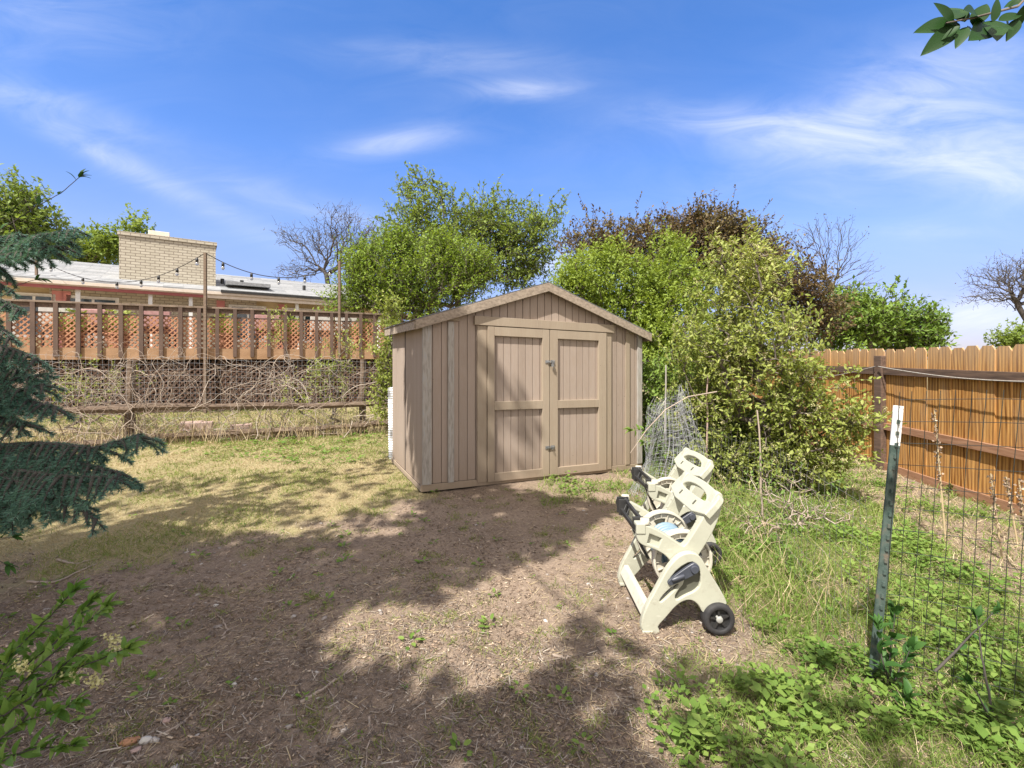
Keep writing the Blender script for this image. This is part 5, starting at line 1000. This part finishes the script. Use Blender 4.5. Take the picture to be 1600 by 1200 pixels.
# ------------------------------------------------------------------ near saplings with broad leaves
def leafy(name, label, base, stems, size, mt='lf_sapling', gap=.03, bark='dark_bark', grp=None, clus=None, per=2, cat='sapling', wid=1., r0=.006):
    t_ = thing(name, label, cat, base, grp); lst = []; Pp, Dd = [], []
    for pts in stems:
        pts = np.array(pts, float); seg = np.linalg.norm(np.diff(pts, axis=0), axis=1); cum = np.concatenate([[0], np.cumsum(seg)]); L = cum[-1]; n = max(8, int(L/.03))
        cur = np.array([[np.interp(s, cum, pts[:, i]) for i in range(3)] for s in np.linspace(0, L, n)])+R.normal(size=(n, 3))*.0015
        lst.append((cur, np.linspace(r0, .0015, n)))
        f0 = .35
        for f in np.arange(f0, 1.001, gap/L):
            p = np.array([np.interp(f*L, cum, pts[:, i]) for i in range(3)]); tg = unit(cur[-1]-cur[-4])
            for _ in range(per): Pp.append(p); Dd.append(unit(tg*.7+rnd(1)[0]*.8+np.array([0, 0, .15])))
        for _ in range(7): Pp.append(cur[-1]-unit(cur[-1]-cur[-4])*.03*R.random()); Dd.append(unit(unit(cur[-1]-cur[-4])+rnd(1)[0]*.6))
    Pp = np.array(Pp); Dd = np.array(Dd); V1, F1 = leafmesh(Pp, Dd, unit(rnd(len(Pp))*.5+np.array([0, -.2, 1.])), size*(.6+.6*R.random(len(Pp))), OVAL, wid)
    obj('leaves', V1, F1, M[mt], t_, smooth=True); tubes('stems', lst, M[bark], t_, n=5); return t_
sb = np.array([-1.75, 1.25, .0])
sap = leafy('cherry_sapling', 'green leafy sapling with cream flower clusters in the lower left corner', sb,
      [[sb, P(-60, 1080, 1.45), P(30, 1010, 1.5), P(80, 960, 1.5), P(118, 920, 1.5)], [sb, P(-40, 1150, 1.35), P(40, 1060, 1.4), P(120, 985, 1.45), P(170, 945, 1.45)], [sb, P(-40, 1150, 1.35), P(60, 1080, 1.35), P(130, 1040, 1.4), P(205, 1010, 1.4)],
       [sb, P(-30, 1180, 1.3), P(30, 1130, 1.3), P(90, 1110, 1.32), P(125, 1095, 1.32)], [sb, P(-40, 1120, 1.4), P(0, 1060, 1.42), P(20, 1020, 1.45)], [sb, P(-30, 1200, 1.25), P(50, 1170, 1.28), P(118, 1165, 1.28)], [sb, P(-40, 1100, 1.5), P(40, 1040, 1.5), P(90, 1000, 1.5), P(150, 930, 1.52)], [sb, P(-40, 1130, 1.4), P(30, 1090, 1.4), P(100, 1050, 1.42), P(150, 1030, 1.45)], [sb, P(-30, 1100, 1.5), P(10, 1030, 1.55), P(60, 985, 1.55)], [P(60, 1080, 1.35), P(90, 1050, 1.4), P(130, 1010, 1.45)], [P(30, 1130, 1.3), P(70, 1080, 1.35), P(110, 1060, 1.38)]], .047, gap=.013, per=2)
fl = [P(178, 998, 1.45), P(35, 1042, 1.4), P(108, 1058, 1.38), P(148, 1062, 1.38), P(185, 1018, 1.42)]
pos = np.concatenate([c+np.array([1, 0, -.3])*np.linspace(-.022, .022, 60)[:, None]+R.normal(size=(60, 3))*.008 for c in fl]); V1, F1 = leafmesh(pos, rnd(len(pos)), rnd(len(pos)), .009, KITE, 2.2); obj('blossom', V1, F1, M['flower'], sap)
sb2 = np.array([-3.4, 2.1, .0])
leafy('cherry_branch_tree', 'dark leafed young tree whose twig pokes into the sky at the left', sb2, [[sb2, P(-80, 420, 2.5), P(0, 360, 2.4), P(60, 320, 2.4), P(95, 302, 2.4), P(128, 272, 2.4)], [sb2, P(-80, 500, 2.5), P(-10, 470, 2.4), P(30, 445, 2.4), P(62, 435, 2.4)], [sb2, P(-60, 860, 2.2), P(-20, 840, 2.2), P(25, 840, 2.2)], [sb2, P(-60, 870, 2.2), P(-10, 870, 2.2), P(15, 885, 2.2)], [sb2, P(-80, 420, 2.6), P(-30, 340, 2.6), P(10, 330, 2.6)]], .05, 'lf_dark', gap=.12, per=1, cat='tree', r0=.007)
wb = TB+np.array([.06, -.03, 0])
leafy('fence_seedling', 'dark green leafy seedling at the foot of the green post', wb, [[wb, P(1390, 1030, 2.05), P(1398, 950, 2.05)], [wb, P(1400, 1060, 2.), P(1425, 1010, 2.)], [wb, P(1380, 1040, 2.), P(1372, 975, 2.03)], [wb+np.array([.02, -.1, 0]), P(1410, 1110, 1.95), P(1420, 1085, 1.95)]], .065, 'lf_dark', gap=.035, per=2, wid=1.1)
wb = gp(1555, 1140)
leafy('fence_seedling', 'thin dark stem with a few leaves climbing the mesh at the right', wb, [[wb, P(1540, 1060, 1.85), P(1525, 960, 1.9)], [P(1462, 1048, 1.9), P(1500, 1010, 1.9), P(1560, 950, 1.9)], [wb, P(1525, 1080, 1.8), P(1510, 1062, 1.8)]], .05, 'lf_dark', gap=.2, per=1)
# leafy shoot poking out in front of the shed corner
wb = np.array([1.72, 5.3, -.05]); leafy('shed_corner_shoot', 'small leafy shoot sticking out in front of the right shed corner', wb, [[wb, P(1040, 700, 5.2), P(1010, 672, 5.2), P(985, 672, 5.2)], [wb, P(1030, 690, 5.2), P(1005, 690, 5.2)]], .08, 'lf_right', gap=.05, per=3)
wb = gp(640, 735); leafy('shed_vine', 'thin brown vine sprig climbing at the left side of the shed', wb, [[wb, wb+np.array([.0, 0, .2]), wb+np.array([.05, -.05, .38]), wb+np.array([.16, -.12, .45])]], .02, 'lf_plum', gap=.05, per=1)

# ------------------------------------------------------------------ tree overhead whose shade falls on the yard
LIT = [[(1010, 760), (1000, 790), (930, 825), (895, 852), (855, 875), (795, 893), (712, 915), (675, 955), (640, 965), (600, 945), (555, 940), (520, 975), (515, 1020), (560, 1045), (640, 1048), (700, 1062), (740, 1080), (810, 1065), (870, 1035), (900, 990), (905, 950), (938, 935), (960, 985), (1010, 1010), (1120, 1030), (1180, 1050), (1250, 1010), (1330, 1060), (1420, 1060), (1500, 1090), (1620, 1060), (1700, 760), (1250, 735), (1050, 745)],
       [(745, 1065), (770, 1058), (800, 1070), (780, 1090), (750, 1085)], [(1270, 1095), (1330, 1090), (1320, 1125), (1270, 1120)], [(1130, 1130), (1180, 1120), (1230, 1150), (1160, 1165)],
       [(-300, 760), (100, 755), (240, 748), (390, 742), (480, 722), (560, 704), (640, 698), (640, 640), (-300, 640)], [(590, 745), (560, 752), (600, 742), (640, 735), (650, 745), (610, 757)],
       [(760, 745), (1010, 725), (1010, 778), (960, 785), (860, 772), (780, 760)], [(1420, 1130), (1480, 1120), (1500, 1160), (1430, 1170)]]
def inpoly(px, py, poly):
    r = np.zeros(len(px), bool); n = len(poly)
    for i in range(n):
        (x0, y0), (x1, y1) = poly[i], poly[(i+1) % n]
        c = ((y0 > py) != (y1 > py)) & (px < (x1-x0)*(py-y0)/((y1-y0) if y1 != y0 else 1e-9)+x0); r ^= c
    return r
n = 60000; X = -7.5+12*R.random(n); Y = -.5+10*R.random(n)
Zg = G0(X, Y); px = 800+F*X/np.maximum(Y, .3); py = HY+F*(CZ-Zg)/np.maximum(Y, .3); lit = np.zeros(n, bool)
for poly in LIT:
    for ox, oy in ((0, 0), (.07, 0), (-.07, 0), (0, .07), (0, -.07)):       # keep leaves clear of the sun's way into the lit patches
        Xo, Yo = X+ox, np.maximum(Y+oy, .3); lit |= inpoly(800+F*Xo/Yo, HY+F*(CZ-Zg)/Yo, poly)
# where the shed stands the shade is wanted on its front: left and low
a_s = (X+.978)*.9+(Y-5.005)*.436; b_s = -(X+.978)*.436+(Y-5.005)*.9
# sun ray through a point p reaches the shed front plane (b=0) at height z
hs_b = SUN[0]*-.436+SUN[1]*.9; hs_a = SUN[0]*.9+SUN[1]*.436
tt_ = -b_s/hs_b; af = a_s+tt_*hs_a; zf = -tt_*SUN[2]*-1*1.0; zf = tt_*SUN[2]
onshed = (b_s > 0) & (tt_ > 0) & (af > -.2) & (af < 3.2) & (zf < 2.6)
shade_shed = (af < .62) & (zf < 1.75) | (zf < np.interp(af, [.62, .95, 1.15, 1.35, 1.5, 1.62], [1.75, 1.25, .95, .8, .4, 0]))
want = np.where(onshed, shade_shed, ~lit); want &= ~((Y > 7.5) & ~onshed) & ~((X > 1.2) & (Y > 2.6)) & ~((Y < 1.3) & (X > 2.2))
ts_ = a_s/-hs_a; bs_ = b_s+ts_*hs_b; zs_ = ts_*SUN[2]; want &= ~((a_s > 0) & (bs_ > .85) & (bs_ < 1.75) & (zs_ > 0) & (zs_ < 1.7))      # the rear of the side wall stands in the sun
want &= ~((X < -2) & (Y > 6.2)); want &= R.random(n) < np.where((Y > 3.7) & (X < -.9) & ~onshed, np.where(X < 9, .10, 0), np.where(onshed, np.where(af < .66, .95, .15), .8)); want &= ~((X > .45) & (Y < 2.6) & (R.random(n) < .86))
X, Y = X[want], Y[want]; k = len(X); h_ = 5.0+2.2*vn(X*1.1, Y*1.1, 71)+.5*R.normal(size=k)+np.where(onshed[want], 3.5, 0); tt_ = h_/SUN[2]
pos = np.stack([X+SUN[0]*tt_, Y+SUN[1]*tt_, h_], -1)
v_ = (pos[:, 2]-CZ)/np.maximum(pos[:, 1], .01); ok = (pos[:, 1] < .1) | (v_ > .95) | (np.abs(pos[:, 0]/np.maximum(pos[:, 1], .01)) > 1.4); pos = pos[ok]
stt = thing('shade_tree', 'broad leafed tree overhead; only its dark leaf cluster shows, top right', 'tree', (-2.5, -4.2, 0))
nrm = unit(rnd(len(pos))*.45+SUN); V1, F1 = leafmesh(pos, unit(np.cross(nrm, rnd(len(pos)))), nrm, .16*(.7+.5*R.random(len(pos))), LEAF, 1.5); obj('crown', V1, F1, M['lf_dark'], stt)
print('shade leaves', len(pos))
att = pos[R.choice(len(pos), 260, replace=False)]-np.array([0, 0, .15]); trk = np.array([(-2.5, -4.2, 0), (-2.45, -4.1, 1.2), (-2.4, -4.1, 2.4), (-2.5, -4, 3.4), (-2.4, -3.8, 4.2)]); segs, tips, _ = grow(trk, att, .5, .003, .5, .1, .06)
segs.append((np.array([(-2.4, -3.8, 4.2), (-1.0, -2.2, 4.4), (.8, -.4, 3.7), (1.6, .8, 2.75), P(1640, -40, 1.3), P(1590, 10, 1.25), P(1520, 28, 1.2), P(1478, 36, 1.18)]), np.array([.05, .04, .03, .012, .006, .0035, .0025, .0015])))
tubes('trunk', segs, M['bark'], stt, n=6)
# the leaf cluster seen in the corner: (base px,py) -> (tip px,py)
LF = [((1500, 38), (1432, 46)), ((1498, 40), (1441, 84)), ((1490, 36), (1462, 2)), ((1508, 34), (1478, 8)), ((1510, 42), (1494, 74)), ((1512, 40), (1505, 64)), ((1520, 40), (1545, 2)), ((1545, 40), (1520, 58)), ((1550, 34), (1562, -6)), ((1548, 34), (1562, 58)), ((1572, 30), (1575, 62)), ((1560, 32), (1600, 20)), ((1590, 30), (1574, 63)), ((1575, 12), (1600, -6)), ((1600, 8), (1580, 60)), ((1530, 30), (1512, 10)), ((1596, 0), (1570, 10)), ((1515, 45), (1535, 60)), ((1500, 40), (1470, 62)), ((1535, 36), (1590, 44)), ((1480, 30), (1510, 14))]
b_ = np.array([P(p[0], p[1], 1.22+.03*R.normal()) for p, q in LF]); e_ = np.array([P(q[0], q[1], 1.22+.025*R.normal()) for p, q in LF]); d_ = e_-b_
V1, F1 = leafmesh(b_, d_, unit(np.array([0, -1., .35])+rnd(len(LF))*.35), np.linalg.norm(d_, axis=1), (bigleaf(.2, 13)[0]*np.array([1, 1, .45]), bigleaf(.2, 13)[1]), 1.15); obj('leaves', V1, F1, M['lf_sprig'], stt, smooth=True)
